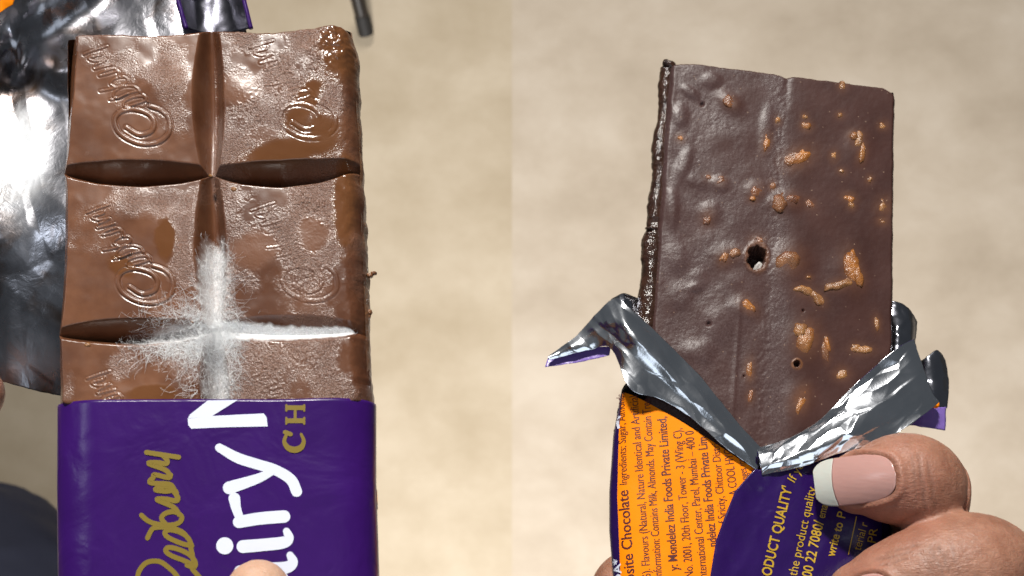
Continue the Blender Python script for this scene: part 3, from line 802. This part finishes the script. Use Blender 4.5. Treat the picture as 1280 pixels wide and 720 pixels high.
LUMPS = [(862, 115, 12, 6, .6, 3), (850, 145, 10, 14, 0, 4), (890, 100, 11, 9, 0, 3), (912, 128, 18, 10, .7, 3.5), (958, 160, 8, 30, .1, 2.5), (888, 265, 13, 13, 0, 4), (870, 225, 14, 9, .4, 2.5), (900, 230, 12, 9, .2, 3), (945, 238, 14, 12, 0, 3),
         (978, 252, 22, 13, 0, 4), (915, 318, 24, 14, 0, 3.5), (988, 327, 24, 24, 0, 4), (1060, 345, 26, 30, 0, 3), (1007, 424, 26, 30, 0, 3), (875, 440, 18, 14, 0, 4), (850, 370, 16, 18, 0, 2.5), (1000, 500, 20, 26, 0, 3), (872, 350, 12, 12, 0, 2), (868, 360, 8, 6, 0, 2),
         (845, 320, 14, 20, 0, 3), (905, 400, 18, 24, .5, 2.5), (930, 385, 18, 12, .6, 3), (1073, 182, 18, 22, 0, 2.5), (855, 205, 8, 22, .3, 3), (840, 260, 8, 26, 0, 3.5)]
def r_height(X, Y):
    xl, xr, yt = r_xL(Y), r_xR(Y), r_yT(X)
    lf = 1 - sstep(900, 1010, X)                      # lumpy half
    h = 2.6 * (fbm(X / 44, Y / 44, 22, 2) - .5) * (.3 + .9 * lf)
    h += .5 * lf * (fbm(X / 13, Y / 11, 23, 3) - .5) + .22 * (fbm(X / 6, Y / 6, 24, 2) - .5)
    for (cx, cy, rx, ry, a, k) in LUMPS:
        c, s = math.cos(a), math.sin(a); u = ((X - cx) * c + (Y - cy) * s) / rx; v = (-(X - cx) * s + (Y - cy) * c) / ry
        h += .6 * k * np.exp(-(u * u + v * v) ** 1.6)
    # seam line down the middle
    sx = 981 - .05 * (Y - 90) - .02 * (Y - 300)
    h -= 1.0 * np.exp(-((X - sx) / 4.0) ** 2) * (1 - sstep(92, 150, Y)) + .9 * np.exp(-((X - sx + 6) / 9) ** 2) * (fbm(X / 5, Y / 5, 29) - .2)
    h += .8 * np.exp(-((X - sx + 40) / 3) ** 2) * sstep(350, 420, Y)
    # small pits
    for (cx, cy, r) in [(878, 130, 2.2), (886, 405, 2.4), (1004, 388, 1.2), (930, 470, 1.0)]:
        h -= 4 * np.exp(-(((X - cx) ** 2 + (Y - cy) ** 2) / r ** 2))
    # bored holes
    def hole(cx, cy, rx, ry, depth, rim):
        d = np.hypot((X - cx) / rx, (Y - cy) / ry) + .5 * (fbm(X / 8, Y / 8, 27) - .5) + .35 * (fbm(X / 3, Y / 3, 28, 2) - .5)
        return -depth * (1 - sstep(.72, 1.0, d)) + rim * np.exp(-((d - 1.2) / .22) ** 2)
    h += hole(946, 321, 11.5, 15.5, 40, 1.0) + hole(996, 455, 4.2, 4.2, 14, .8)
    # edges
    h -= 13 * np.clip(1 - (X - xl) / 10, 0, 1) ** 2 + 9 * np.clip(1 - (xr - X) / 5, 0, 1) ** 2 + 8 * np.clip(1 - (Y - yt) / 5, 0, 1) ** 2
    return h
def right_bar():
    n, m = 560, 400
    s = np.linspace(0, 1, m)[None]; t = np.linspace(0, 1, n)[:, None]
    X = 830 + 288 * s + 0 * t
    for _ in range(3):
        Y = r_yT(X) + (605 - r_yT(X)) * t; X = r_xL(Y) + (r_xR(Y) - r_xL(Y)) * s
    fr = np.clip(.95 * (1 - sstep(880, 1020, X)) * (.35 + 1.1 * (fbm(X / 30, Y / 30, 41, 4) - .1)) + .9 * np.exp(-((X - 972) / 16) ** 2) * (.4 + fbm(X / 20, Y / 20, 42)) + .25 * (fbm(X / 40, Y / 40, 43)), 0, 1)
    tan = 0 * X
    for (cx, cy, rx, ry, a, mt, hh, _) in NUTS:
        c, s_ = math.cos(a), math.sin(a); u = ((X - cx) * c + (Y - cy) * s_) / (rx + 3); v = (-(X - cx) * s_ + (Y - cy) * c) / (ry + 3)
        tan = np.maximum(tan, {'nut': .24, 'nut_pale': .18, 'nut_dark': .14}[mt] * np.exp(-(u * u + v * v) * 1.1))
    d = np.hypot((X - 946) / 12, (Y - 321) / 16); tan = np.maximum(tan, .22 * np.exp(-((d - 1.1) / .25) ** 2))
    d = np.hypot((X - 996) / 5, (Y - 455) / 5); tan = np.maximum(tan, .4 * np.exp(-((d - 1.2) / .3) ** 2))
    fr = np.maximum(fr, .9 * (1 - sstep(1, 4, r_xR(Y) - X)) * sstep(.3, .6, fbm(X / 9, Y / 9, 48)))
    tan = tan * (.5 + fbm(X / 6, Y / 6, 44))
    H = r_height(X, Y) + fr * .25 * (fbm(X / 2.6, Y / 2.6, 45, 2) - .5)
    grid_obj('chocolate_face', RP.S(X, Y, H), M['dark'], bar2, dict(frost=fr, tan=tan))
    # sides and far face
    Ys = np.linspace(84, 605, 200)
    def ring(h, ins, seed, amp):
        pts = [(float(r_xL(np.array(y))) + ins, y) for y in Ys] + [(x, 605) for x in np.linspace(806, 1110, 50)]
        pts += [(float(r_xR(np.array(y))) - ins, y) for y in Ys[::-1] if y > 112] + [(x, float(r_yT(np.array(x))) + ins) for x in np.linspace(1114, 838, 90)]
        p = np.array(pts); nz = (fbm(p[:, 0] / 9 + seed, p[:, 1] / 12, 177 + seed, 4) - .5) * amp
        p[:, 0] += np.where(p[:, 0] < 900, nz, nz * .1); return RP.S(p[:, 0], p[:, 1], h)
    L = [ring(-6, 1.2, 0, 1), ring(-12, .3, 1, 5), ring(-22, 0, 2, 8), ring(-32, 0, 3, 8), ring(-42, 2, 4, 5), ring(-47, 8, 5, 0)]
    nn = len(L[0]); V = np.vstack(L + [RP.S(np.array([965.]), np.array([330.]), -48)]); F = []
    for i in range(len(L) - 1):
        for j in range(nn):
            k = (j + 1) % nn; F.append((i * nn + j, (i + 1) * nn + j, (i + 1) * nn + k, i * nn + k))
    for j in range(nn): F.append(((len(L) - 1) * nn + j, len(V) - 1, (len(L) - 1) * nn + (j + 1) % nn))
    o = mesh_obj('slab_side', V, F, M['gloss_dark'], bar2)
    bm = bmesh.new(); bm.from_mesh(o.data); bmesh.ops.recalc_face_normals(bm, faces=bm.faces); bm.to_mesh(o.data); bm.free()
    # thick shiny run of melted chocolate along one edge
    path = [(834, 80), (831, 110), (829, 145), (824, 180), (824, 215), (820, 250), (817, 282), (814, 300), (813, 340), (808, 390), (804, 430), (802, 470)]
    V, F = tube([RP.S(x + 2, y, -14) for x, y in path], 1.6 * np.array([6.5, 6, 5.2, 7, 6.2, 7, 6.5, 8.5, 8, 8.5, 8, 8]) * RP.u, 22, 260)
    V = np.array(V); q = V / RP.u
    V = V + ((fbm(q[:, 0] / 7, q[:, 1] / 9, 55, 4) - .5) * 5.5 * RP.u)[:, None] * np.array([-.8, 0, .6])
    mesh_obj('melted_edge', V, F, M['gloss_dark'], bar2)
    for k, (x, y, a, b) in enumerate([(815, 284, 8, 2.6), (815, 291, 8.5, 2.4), (838, 78, 7, 5), (833, 76, 4, 4)]):
        lump('melted_drip', RP, x, y, -7, a, b, 6, .15, M['gloss_dark'], bar2, 90 + k, .25, 3)
    for k, (x, y, rx, ry, a, mt, hh, _) in enumerate(NUTS):
        z = float(r_height(np.array(float(x)), np.array(float(y))))
        lump('almond_piece', RP, x, y, z + hh * .4 - .64 * min(rx, ry), rx * 1.12, ry * 1.12, min(rx, ry) * .72 + 1, a, M[mt], bar2, 200 + k, .42)
    lump('pale_fragment', RP, 950, 330, -17, 5, 7, 5, .5, mat_plain('pale fragment', (.42, .40, .38), .5).mat, bar2, 300, .75)
right_bar()

# ------------------------------------------------------------------ RIGHT: wrapper
wrap2 = empty('chocolate_wrapper', RP.S(945, 900, -50))
tag(wrap2, 'torn wrapper with orange ingredients panel and silver lining held by fingers', 'wrapper')
def b_l(v): return ip(v, [440, 487, 540, 610, 660, 720, 900], [782, 778, 768, 763, 763, 768, 775])
def b_r(v): return ip(v, [440, 500, 600, 720, 900], [1124, 1124, 1122, 1118, 1112])
def b_h(x, y):
    xl, xr = b_l(y), b_r(y); xn = np.clip((x - (xl + xr) / 2) / ((xr - xl) / 2), -1, 1)
    hn = (1 - np.abs(xn) ** 7) ** (1 / 2.0)
    return -22 + 29 * hn + 3.0 * (fbm(x / 80, y / 110, 33) - .5) * 2 * hn
def v_top(x): return ip(x, [760, 780, 850, 945, 1010, 1060, 1126], [484, 487, 528, 590, 572, 552, 510])
def right_body():
    xn = np.sin(np.linspace(-math.pi / 2, math.pi / 2, 130)); xn = np.sign(xn) * (np.abs(xn) ** .8)
    t = np.linspace(0, 1, 110)[:, None]
    Y = 500 + 400 * t + 0 * xn[None]
    for _ in range(3):
        X = (b_l(Y) + b_r(Y)) / 2 + (b_r(Y) - b_l(Y)) / 2 * xn[None]; Y = v_top(X) + (900 - v_top(X)) * t
    H = b_h(X, Y)
    Xb = X[:, ::-1]; Yb = 470 + (900 - 470) * t + 0 * Xb; Yb[:, :14] = Y[:, ::-1][:, :14] * (1 - np.linspace(0, 1, 14)) + Yb[:, :14] * np.linspace(0, 1, 14); Yb[:, -14:] = Y[:, ::-1][:, -14:] * np.linspace(0, 1, 14) + Yb[:, -14:] * (1 - np.linspace(0, 1, 14))
    xn2 = np.clip((Xb - (b_l(Yb) + b_r(Yb)) / 2) / ((b_r(Yb) - b_l(Yb)) / 2), -1, 1)
    Hb = -22 - 30 * (1 - np.abs(xn2) ** 7) ** .5
    o = grid_obj('printed_sleeve', RP.S(np.hstack([X, Xb[:, 1:]]), np.hstack([Y, Yb[:, 1:]]), np.hstack([H, Hb[:, 1:]])), M['purple_back'], wrap2)
    body = solidify(o, .0001, -1, M['foil_dark'])
    # orange panel
    t = np.linspace(0, 1, 110)[:, None]; s = np.linspace(0, 1, 70)[None]
    Y = 480 + 420 * t + 0 * s
    def o_r(y): return ip(y, [480, 586, 600, 616, 650, 678, 720, 900], [955, 945, 935, 921, 908, 898, 891, 870])
    def o_l(y): return ip(y, [480, 540, 620, 720, 900], [780, 774, 772, 776, 782])
    for _ in range(4):
        X = o_l(Y) + (o_r(Y) - o_l(Y)) * s; Y = v_top(X) + (900 - v_top(X)) * t
    panel = grid_obj('orange_panel', RP.S(X, Y, b_h(X, Y) + .45), M['orange'], wrap2)
    # overlapping seam flap
    Y = 588 + 312 * t + 0 * s
    def f_l(y): return ip(y, [586, 600, 616, 650, 678, 720, 900], [944, 931, 917, 903, 893, 886, 865])
    for _ in range(3):
        X = f_l(Y) + (1104 - f_l(Y)) * s; Y = np.maximum(v_top(X), 588 - .35 * (X - 944)) + 1 + (900 - np.maximum(v_top(X), 588 - .35 * (X - 944)) - 1) * t
    lift = 1.6 + 5.0 * np.exp(-((X - f_l(Y)) / 26) ** 2)
    o = grid_obj('seam_flap', RP.S(X, Y, b_h(X, Y) + lift + crumple(X, Y, 8, 60, -1.2, 2.0) * .25), M['purple_back'], wrap2)
    solidify(o, .00014, -1, M['foil'])
    return body, panel, o
body2, panel2, flap2 = right_body()
def hb2(x, y):
    fl = ip(y, [586, 600, 616, 650, 678, 720, 900], [944, 931, 917, 903, 893, 886, 865])
    return b_h(x, y) + 1.6 + 5.0 * np.exp(-((x - fl) / 26) ** 2) + crumple(x, y, 8, 60, -1.2, 2.0) * .25
TX = [("posite Chocolate", (794, 735), (785, 612), 13, .011), ("Ingredients: Sugar, Almonds", (784, 605), (781, 487), 9.5, 0),
      ("6). Flavours (Natural, Nature Identical and Artificial", (813, 722), (797, 494), 10.5, 0), ("Information: Contains Milk, Almonds. May Contain Tree", (827, 722), (812, 499), 10.5, 0),
      ("y: Mondelez India Foods Private Limited,", (847, 714), (832, 522), 11.5, .011), ("No. 2001, 20th Floor, Tower - 3 (Wing C),", (866, 722), (851, 537), 11, 0),
      ("nternational Center, Parel, Mumbai – 400 0", (883, 722), (866, 540), 11, 0), ("ndelez India Foods Private Lim", (895, 684), (882, 548), 11.5, .011),
      ("f Sricity, Chittoor Distri", (907, 655), (898, 556), 10.5, 0), ("A COOL HYG", (921, 620), (914, 563), 11, 0), ("nges ma", (934, 600), (929, 574), 10, 0)]
for (s, p0, p1, cap, bold) in TX:
    print_mesh('lettering', [text_shape(s, p0, p1, cap, bold)], RP, b_h, .9, M['brown_ink'], panel2)
TG = [("RODUCT QUALITY'", (960, 730), (988, 612), 12.5, .02), ("If yo", (991, 606), (1003, 584), 11, 0), ("the product quality", (994, 722), (1018, 612), 11.5, 0), ("00 22 7080/", (1012, 724), (1028, 654), 12.5, .014),
      ("email", (1029, 650), (1034, 630), 10.5, 0), ("write to", (1041, 698), (1052, 656), 11, .016), ("P", (1054, 650), (1056, 643), 11, 0), ("terial r", (1074, 690), (1083, 656), 10.5, 0), ("PR", (1093, 680), (1096, 662), 11, 0)]
for (s, p0, p1, cap, bold) in TG:
    print_mesh('gold_lettering', [text_shape(s, p0, p1, cap, bold)], RP, hb2, .8, M['gold_bright'], flap2)
print_mesh('gold_rule', [ribbon([(1059, 694), (1068, 648)], 1.2)], RP, hb2, .8, M['gold_bright'], flap2)
print_mesh('white_lettering', [text_shape("DA*", (778, 728), (775, 696), 8, .02)], RP, b_h, .9, M['white_ink'], body2)
print_mesh('white_lettering', [ribbon([(774, 532), (773, 525), (775, 518)], 3)], RP, b_h, .9, M['white_ink'], body2)

# peeled flaps of foil
foil_sheet('foil_flap', RP, [
    [(684, 446, -8), (722, 418, -4), (764, 374, 4), (786, 384, 12), (836, 430, 10), (882, 478, 9), (922, 528, 9), (952, 560, 8)],
    [(684, 447, -7), (728, 425, 0), (766, 398, 12), (790, 415, 22), (832, 456, 20), (874, 498, 17), (916, 542, 14), (952, 568, 10)],
    [(685, 448, -7), (732, 432, 0), (768, 418, 12), (790, 448, 20), (828, 478, 17), (868, 512, 15), (912, 552, 13), (950, 577, 11)],
    [(686, 450, -8), (734, 438, -2), (764, 436, 10), (788, 486, 24), (826, 499, 18), (866, 524, 15), (908, 560, 13), (947, 588, 11)]], 110, 300, M['foil'], wrap2, 3, .65, 34, M['purple'], .8, 3.0)
foil_sheet('flap_underside', RP, [
    [(685, 447, -14), (722, 436, -10), (764, 432, -4)],
    [(681, 459, -12), (722, 453, -8), (762, 444, -2)]], 14, 40, M['violet'], wrap2, 13, .4, 12)
foil_sheet('foil_flap', RP, [
    [(946, 560, 8), (985, 548, 9), (1022, 527, 10), (1062, 487, 10), (1096, 456, 10), (1126, 432, 8), (1142, 424, -4)],
    [(948, 570, 12), (990, 560, 16), (1028, 540, 18), (1068, 510, 14), (1106, 476, 12), (1136, 452, 10), (1152, 452, -2)],
    [(950, 582, 14), (994, 572, 20), (1036, 554, 24), (1076, 534, 22), (1114, 514, 14), (1148, 492, 8), (1164, 488, -4)],
    [(952, 594, 10), (1000, 584, 16), (1040, 570, 20), (1080, 558, 18), (1120, 542, 10), (1160, 514, 4), (1174, 502, -10)]], 110, 260, M['foil'], wrap2, 41, .9, 32, M['purple'], -.6, 2.6)
foil_sheet('foil_flap', RP, [
    [(1100, 376, -40), (1122, 377, -34), (1138, 388, -40), (1146, 402, -52)],
    [(1100, 405, -36), (1122, 408, -22), (1138, 414, -26), (1145, 420, -44)],
    [(1100, 440, -34), (1120, 440, -14), (1136, 440, -20), (1142, 440, -38)]], 40, 40, M['foil_dark'], wrap2, 23, .8, 22, M['purple'])
foil_sheet('foil_flap', RP, [
    [(1148, 452, -40), (1160, 444, -34), (1172, 437, -36), (1182, 450, -48)],
    [(1140, 490, -40), (1158, 486, -28), (1174, 482, -30), (1186, 480, -46)],
    [(1130, 520, -40), (1154, 518, -26), (1172, 514, -30), (1184, 510, -44)]], 40, 34, M['foil_dark'], wrap2, 29, .7, 26, M['purple'])
foil_sheet('flap_underside', RP, [
    [(1128, 512, -30), (1156, 510, -22), (1183, 508, -34)], [(1128, 530, -30), (1154, 534, -20), (1182, 538, -32)]], 16, 24, M['violet'], wrap2, 19, .3, 20)
lump('orange_corner', RP, 1173, 501, -16, 6, 5, 2.5, .4, M['orange'], wrap2, 500, .3, 2)
# crinkled black tuft beside the shiny edge
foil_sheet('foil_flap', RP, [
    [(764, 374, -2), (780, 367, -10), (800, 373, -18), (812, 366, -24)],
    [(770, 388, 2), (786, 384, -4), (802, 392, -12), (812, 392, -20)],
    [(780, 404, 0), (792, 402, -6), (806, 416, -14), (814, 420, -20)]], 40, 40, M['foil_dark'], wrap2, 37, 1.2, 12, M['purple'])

# ------------------------------------------------------------------ hands
def chain_mesh(bm, plane, pts, nseg=28, n=46):
    """pts: (x, y, h, radius, flatten) -> rounded tapering limb."""
    q = catmull(np.array(pts, float), n)
    W = plane.Q(q[:, 0], q[:, 1], q[:, 2]); r = q[:, 3] * plane.u
    t = np.gradient(W, axis=0); t /= np.linalg.norm(t, axis=1)[:, None]
    up = np.tile(plane.n, (n, 1)); up = np.where(np.abs((t * up).sum(1))[:, None] > .93, np.array([0, 1.0, 0]), up)
    a = np.cross(t, up); a /= np.linalg.norm(a, axis=1)[:, None]; b = np.cross(a, t)
    rings = []
    k = 9
    for i in range(k):                                  # round start
        ph = math.pi / 2 * (1 - i / k); rings.append((W[0] - t[0] * r[0] * math.sin(ph), a[0], b[0], r[0] * max(math.cos(ph), .02), q[0, 4]))
    for i in range(n): rings.append((W[i], a[i], b[i], r[i], q[i, 4]))
    for i in range(1, k + 1):
        ph = math.pi / 2 * i / k; rings.append((W[-1] + t[-1] * r[-1] * math.sin(ph), a[-1], b[-1], r[-1] * max(math.cos(ph), .02), q[-1, 4]))
    vs_ = []
    for c, aa, bb, rr, fl in rings:
        vs_.append([bm.verts.new(c + rr * (math.cos(th) * aa + fl * math.sin(th) * bb)) for th in np.linspace(0, 2 * math.pi, nseg, endpoint=False)])
    for i in range(len(vs_) - 1):
        for j in range(nseg):
            l = (j + 1) % nseg
            bm.faces.new((vs_[i][j], vs_[i][l], vs_[i + 1][l], vs_[i + 1][j]))
    bm.faces.new(vs_[0][::-1]); bm.faces.new(vs_[-1])
def build_hand(name, plane, chains, mat, voxel, label, creases, smooth=6, nails=()):
    bm = bmesh.new()
    for c in chains: chain_mesh(bm, plane, c)
    bmesh.ops.recalc_face_normals(bm, faces=bm.faces)
    me = bpy.data.meshes.new(name); bm.to_mesh(me); bm.free()
    o = bpy.data.objects.new(name, me); COL.objects.link(o)
    r = o.modifiers.new('r', 'REMESH'); r.mode = 'VOXEL'; r.voxel_size = voxel
    s = o.modifiers.new('s', 'SMOOTH'); s.factor = .5; s.iterations = smooth
    dg = bpy.context.evaluated_depsgraph_get(); dg.update()
    me2 = bpy.data.meshes.new_from_object(o.evaluated_get(dg)); o.modifiers.clear(); o.data = me2; bpy.data.meshes.remove(me)
    nv = len(me2.vertices); co = np.empty(nv * 3); me2.vertices.foreach_get('co', co); co = co.reshape(-1, 3)
    no = np.empty(nv * 3); me2.vertices.foreach_get('normal', no); no = no.reshape(-1, 3)
    # back to pixel coordinates for creases and nail beds
    d = CAM_Z - co[:, 2]; px = co[:, 0] / (K * d) + 640; py = 360 - co[:, 1] / (K * d)
    face = np.clip(no @ plane.n, 0, 1)
    disp = np.zeros(nv); cr = np.zeros(nv)
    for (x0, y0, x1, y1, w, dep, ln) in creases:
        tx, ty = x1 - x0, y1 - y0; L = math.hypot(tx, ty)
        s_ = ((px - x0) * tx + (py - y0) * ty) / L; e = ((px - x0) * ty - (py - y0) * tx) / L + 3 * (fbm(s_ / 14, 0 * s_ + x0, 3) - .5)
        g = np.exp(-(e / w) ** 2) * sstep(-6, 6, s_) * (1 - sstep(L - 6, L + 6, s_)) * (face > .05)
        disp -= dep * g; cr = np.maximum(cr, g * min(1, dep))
    disp += 1.2 * (fbm(px / 22, py / 22, 71, 3) - .5)
    nail_data = []
    bvh = BVHTree.FromPolygons(co.tolist(), [tuple(p.vertices) for p in me2.polygons])
    for nl in nails:
        (cx, cy, ang, hl, hw) = nl[:5]
        c, s_ = math.cos(ang), math.sin(ang)
        u = ((px - cx) * c + (py - cy) * s_) / hl; v = (-(px - cx) * s_ + (py - cy) * c) / hw
        dn = (np.abs(u) ** 3 + np.abs(v) ** 3) ** (1 / 3)
        disp += np.where(face > .2, 3.0 * np.exp(-((dn - 1.14) / .10) ** 2) * sstep(-.35, .1, u) - 2.0 * (1 - sstep(.9, 1.05, dn)), 0)
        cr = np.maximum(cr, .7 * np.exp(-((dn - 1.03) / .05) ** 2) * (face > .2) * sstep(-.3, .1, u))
        uu, vv = np.meshgrid(np.linspace(-1, 1, 21), np.linspace(-1, 1, 15)); pts = []
        for a_, b_ in zip(uu.ravel(), vv.ravel()):
            if a_ < -.5: continue
            x = cx + a_ * hl * c - b_ * hw * s_; y = cy + a_ * hl * s_ + b_ * hw * c
            org = Vector((0, 0, CAM_Z)); dr = Vector(P(x, y, .3)) - org; hit = bvh.ray_cast(org, dr.normalized())
            if hit[0] is not None:
                w_ = np.array(hit[0])
                pts.append((a_, b_, CAM_Z - w_[2]))
        nail_data.append((nl, np.array(pts)))
    co2 = co + no * (disp * plane.u)[:, None]
    me2.vertices.foreach_set('co', co2.ravel()); me2.polygons.foreach_set('use_smooth', [True] * len(me2.polygons))
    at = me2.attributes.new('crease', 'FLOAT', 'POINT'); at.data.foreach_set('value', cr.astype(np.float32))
    me2.materials.clear(); me2.materials.append(mat); me2.update()
    tag(o, label, 'hand')
    for (nl, pts) in nail_data:
        (cx, cy, ang, hl, hw, frac, tipm) = nl
        A = np.stack([np.ones(len(pts)), pts[:, 0], pts[:, 1], pts[:, 0] ** 2, pts[:, 1] ** 2, pts[:, 0] * pts[:, 1]], 1)
        cf = np.linalg.lstsq(A, pts[:, 2], rcond=None)[0]; c, s_ = math.cos(ang), math.sin(ang)
        def nsurf(u, v): return cf[0] + cf[1] * u + cf[2] * v + cf[3] * np.maximum(u, -.5) ** 2 + cf[3] * (-1.0) * np.minimum(u + .5, 0) + cf[4] * v ** 2 + cf[5] * u * v - .6 * plane.u
        for part, (ua, ub), mt in (('nail', (frac, 1.0), M['nail']), ('nail_tip', (-1.0, frac - .004), tipm)):
            U, Vv = np.meshgrid(np.linspace(0, 1, 40), np.linspace(-1, 1, 36)); smile = frac - .10 * (1 - Vv ** 2) - .05
            U = (smile + .004) * (1 - U) + 1.0 * U if part == 'nail' else -1.0 * (1 - U) + smile * U
            # rounded outline at both ends
            lim = np.where(U > 0, np.clip(1 - np.abs(U) ** 3.2, 0.0, 1) ** (1 / 2.6), np.clip(1 - (np.abs(U) * .95) ** 4.5, 0, 1) ** (1 / 2.6))
            sp = Vv * lim * 1.0
            x = cx + U * hl * c - sp * hw * s_; y = cy + U * hl * s_ + sp * hw * c
            og = P(x, y, nsurf(U, sp))
            ob = grid_obj(part, og[::-1], mt, o if part == 'nail' else plate); solidify(ob, .00025, 0); plate = ob
    return o

skin_ch = [
    # index finger: tip over the wrapper, curling round the edge and back
    [(1072, 604, 44, 36, .82), (1096, 602, 49, 47, .88), (1126, 600, 50, 54, .92), (1148, 606, 38, 56, .95), (1154, 620, -8, 54, 1), (1148, 640, -66, 54, 1), (1130, 670, -118, 56, 1), (1100, 720, -140, 60, 1)],
    # middle finger
    [(1082, 752, 44, 46, .85), (1118, 738, 52, 55, .9), (1166, 722, 58, 60, .95), (1214, 712, 50, 64, 1), (1240, 722, 0, 62, 1), (1228, 742, -66, 60, 1), (1180, 770, -124, 60, 1), (1130, 800, -150, 62, 1)],
    [(1085, 880, 44, 44, .85), (1130, 868, 54, 54, .9), (1180, 850, 58, 58, .95), (1222, 845, 45, 60, 1), (1240, 855, -5, 58, 1), (1220, 870, -70, 58, 1), (1170, 890, -126, 58, 1), (1120, 900, -150, 60, 1)],
    [(1085, 985, 40, 38, .85), (1125, 975, 46, 46, .9), (1170, 965, 48, 50, .95), (1205, 962, 36, 52, 1), (1218, 970, -10, 50, 1), (1200, 982, -70, 50, 1), (1160, 995, -120, 52, 1), (1110, 1000, -146, 54, 1)],
    # palm and wrist
    [(1080, 740, -160, 78, .8), (1030, 830, -175, 110, .62), (1010, 930, -180, 125, .6), (1000, 1040, -182, 110, .68), (1000, 1180, -185, 92, .8), (1005, 1330, -190, 95, .85)],
    [(1120, 800, -150, 70, .8), (1090, 900, -160, 90, .7), (1060, 1010, -170, 90, .7)],
    # thumb lying behind the sleeve
    [(792, 744, -92, 54, .85), (830, 790, -110, 56, .9), (880, 850, -136, 62, .9), (940, 930, -160, 76, .8), (990, 1020, -175, 86, .8)]]
right_creases = [(1148, 566, 1156, 640, 2.4, 1.4, 0), (1160, 575, 1168, 640, 2.2, 1.1, 0), (1140, 570, 1146, 630, 2, .7, 0), (1152, 640, 1125, 652, 3, .8, 0),
                 (1095, 700, 1140, 690, 2, 1.0, 0), (1100, 708, 1136, 698, 1.6, .9, 0), (1108, 692, 1150, 680, 1.6, .9, 0), (1120, 702, 1150, 692, 1.5, .7, 0),
                 (1162, 684, 1180, 720, 2.4, .8, 0), (1170, 680, 1190, 720, 2, .8, 0), (1185, 668, 1200, 720, 2, .6, 0), (1150, 690, 1166, 720, 2, .6, 0)]
hand2 = build_hand('hand', RP, skin_ch, M['skin'], .00055, 'brown fingers with a long pale nail gripping the orange and purple wrapper', right_creases, 7,
                   nails=[(1069, 600, -.12, 51, 30, -.42, M['nail_tip']), (1082, 756, -.3, 40, 36, -.5, M['nail_tip'])])

hand1 = build_hand('hand', LP, [
    [(322, 741, 46, 38, .8), (326, 785, 52, 56, .86), (334, 850, 52, 64, .9), (350, 940, 30, 68, .95), (372, 1040, -40, 80, 1), (380, 1140, -120, 90, 1)],
    [(120, 960, -150, 52, .9), (200, 970, -165, 60, .9), (300, 1010, -170, 70, .9), (390, 1080, -160, 80, .9)],
    [(150, 1080, -150, 52, .9), (230, 1085, -165, 60, .9), (320, 1110, -170, 70, .9), (400, 1150, -160, 80, .9)],
    [(190, 1190, -150, 50, .9), (260, 1190, -165, 58, .9), (340, 1200, -170, 70, .9), (410, 1220, -160, 80, .9)],
    [(400, 1040, -160, 90, .7), (430, 1150, -170, 120, .65), (450, 1280, -180, 110, .7), (460, 1420, -190, 100, .8)]],
    M['skin_pale'], .0006, 'pale thumb tip pressing on the smooth purple wrapper from below', [], 6, nails=[(323, 776, math.pi / 2, 42, 30, -.55, M['nail_tip'])])
hand3 = build_hand('hand', LP, [
    [(-33, 494, -128, 40, .9), (-95, 510, -130, 46, .9), (-160, 530, -150, 50, .95), (-240, 570, -190, 56, 1), (-320, 650, -220, 62, 1)],
    [(-60, 480, -230, 34, .9), (-120, 510, -235, 44, .9), (-190, 570, -240, 52, .95), (-310, 690, -240, 70, 1)],
    [(-90, 610, -240, 34, .9), (-150, 630, -245, 44, .9), (-230, 670, -245, 52, .95), (-320, 730, -240, 66, 1)],
    [(-310, 670, -230, 80, .8), (-380, 770, -235, 110, .7), (-450, 870, -240, 90, .8), (-540, 990, -245, 85, .85)]],
    M['skin'], .0006, 'fingertip at the picture edge pinching the opened silver foil', [], 6)
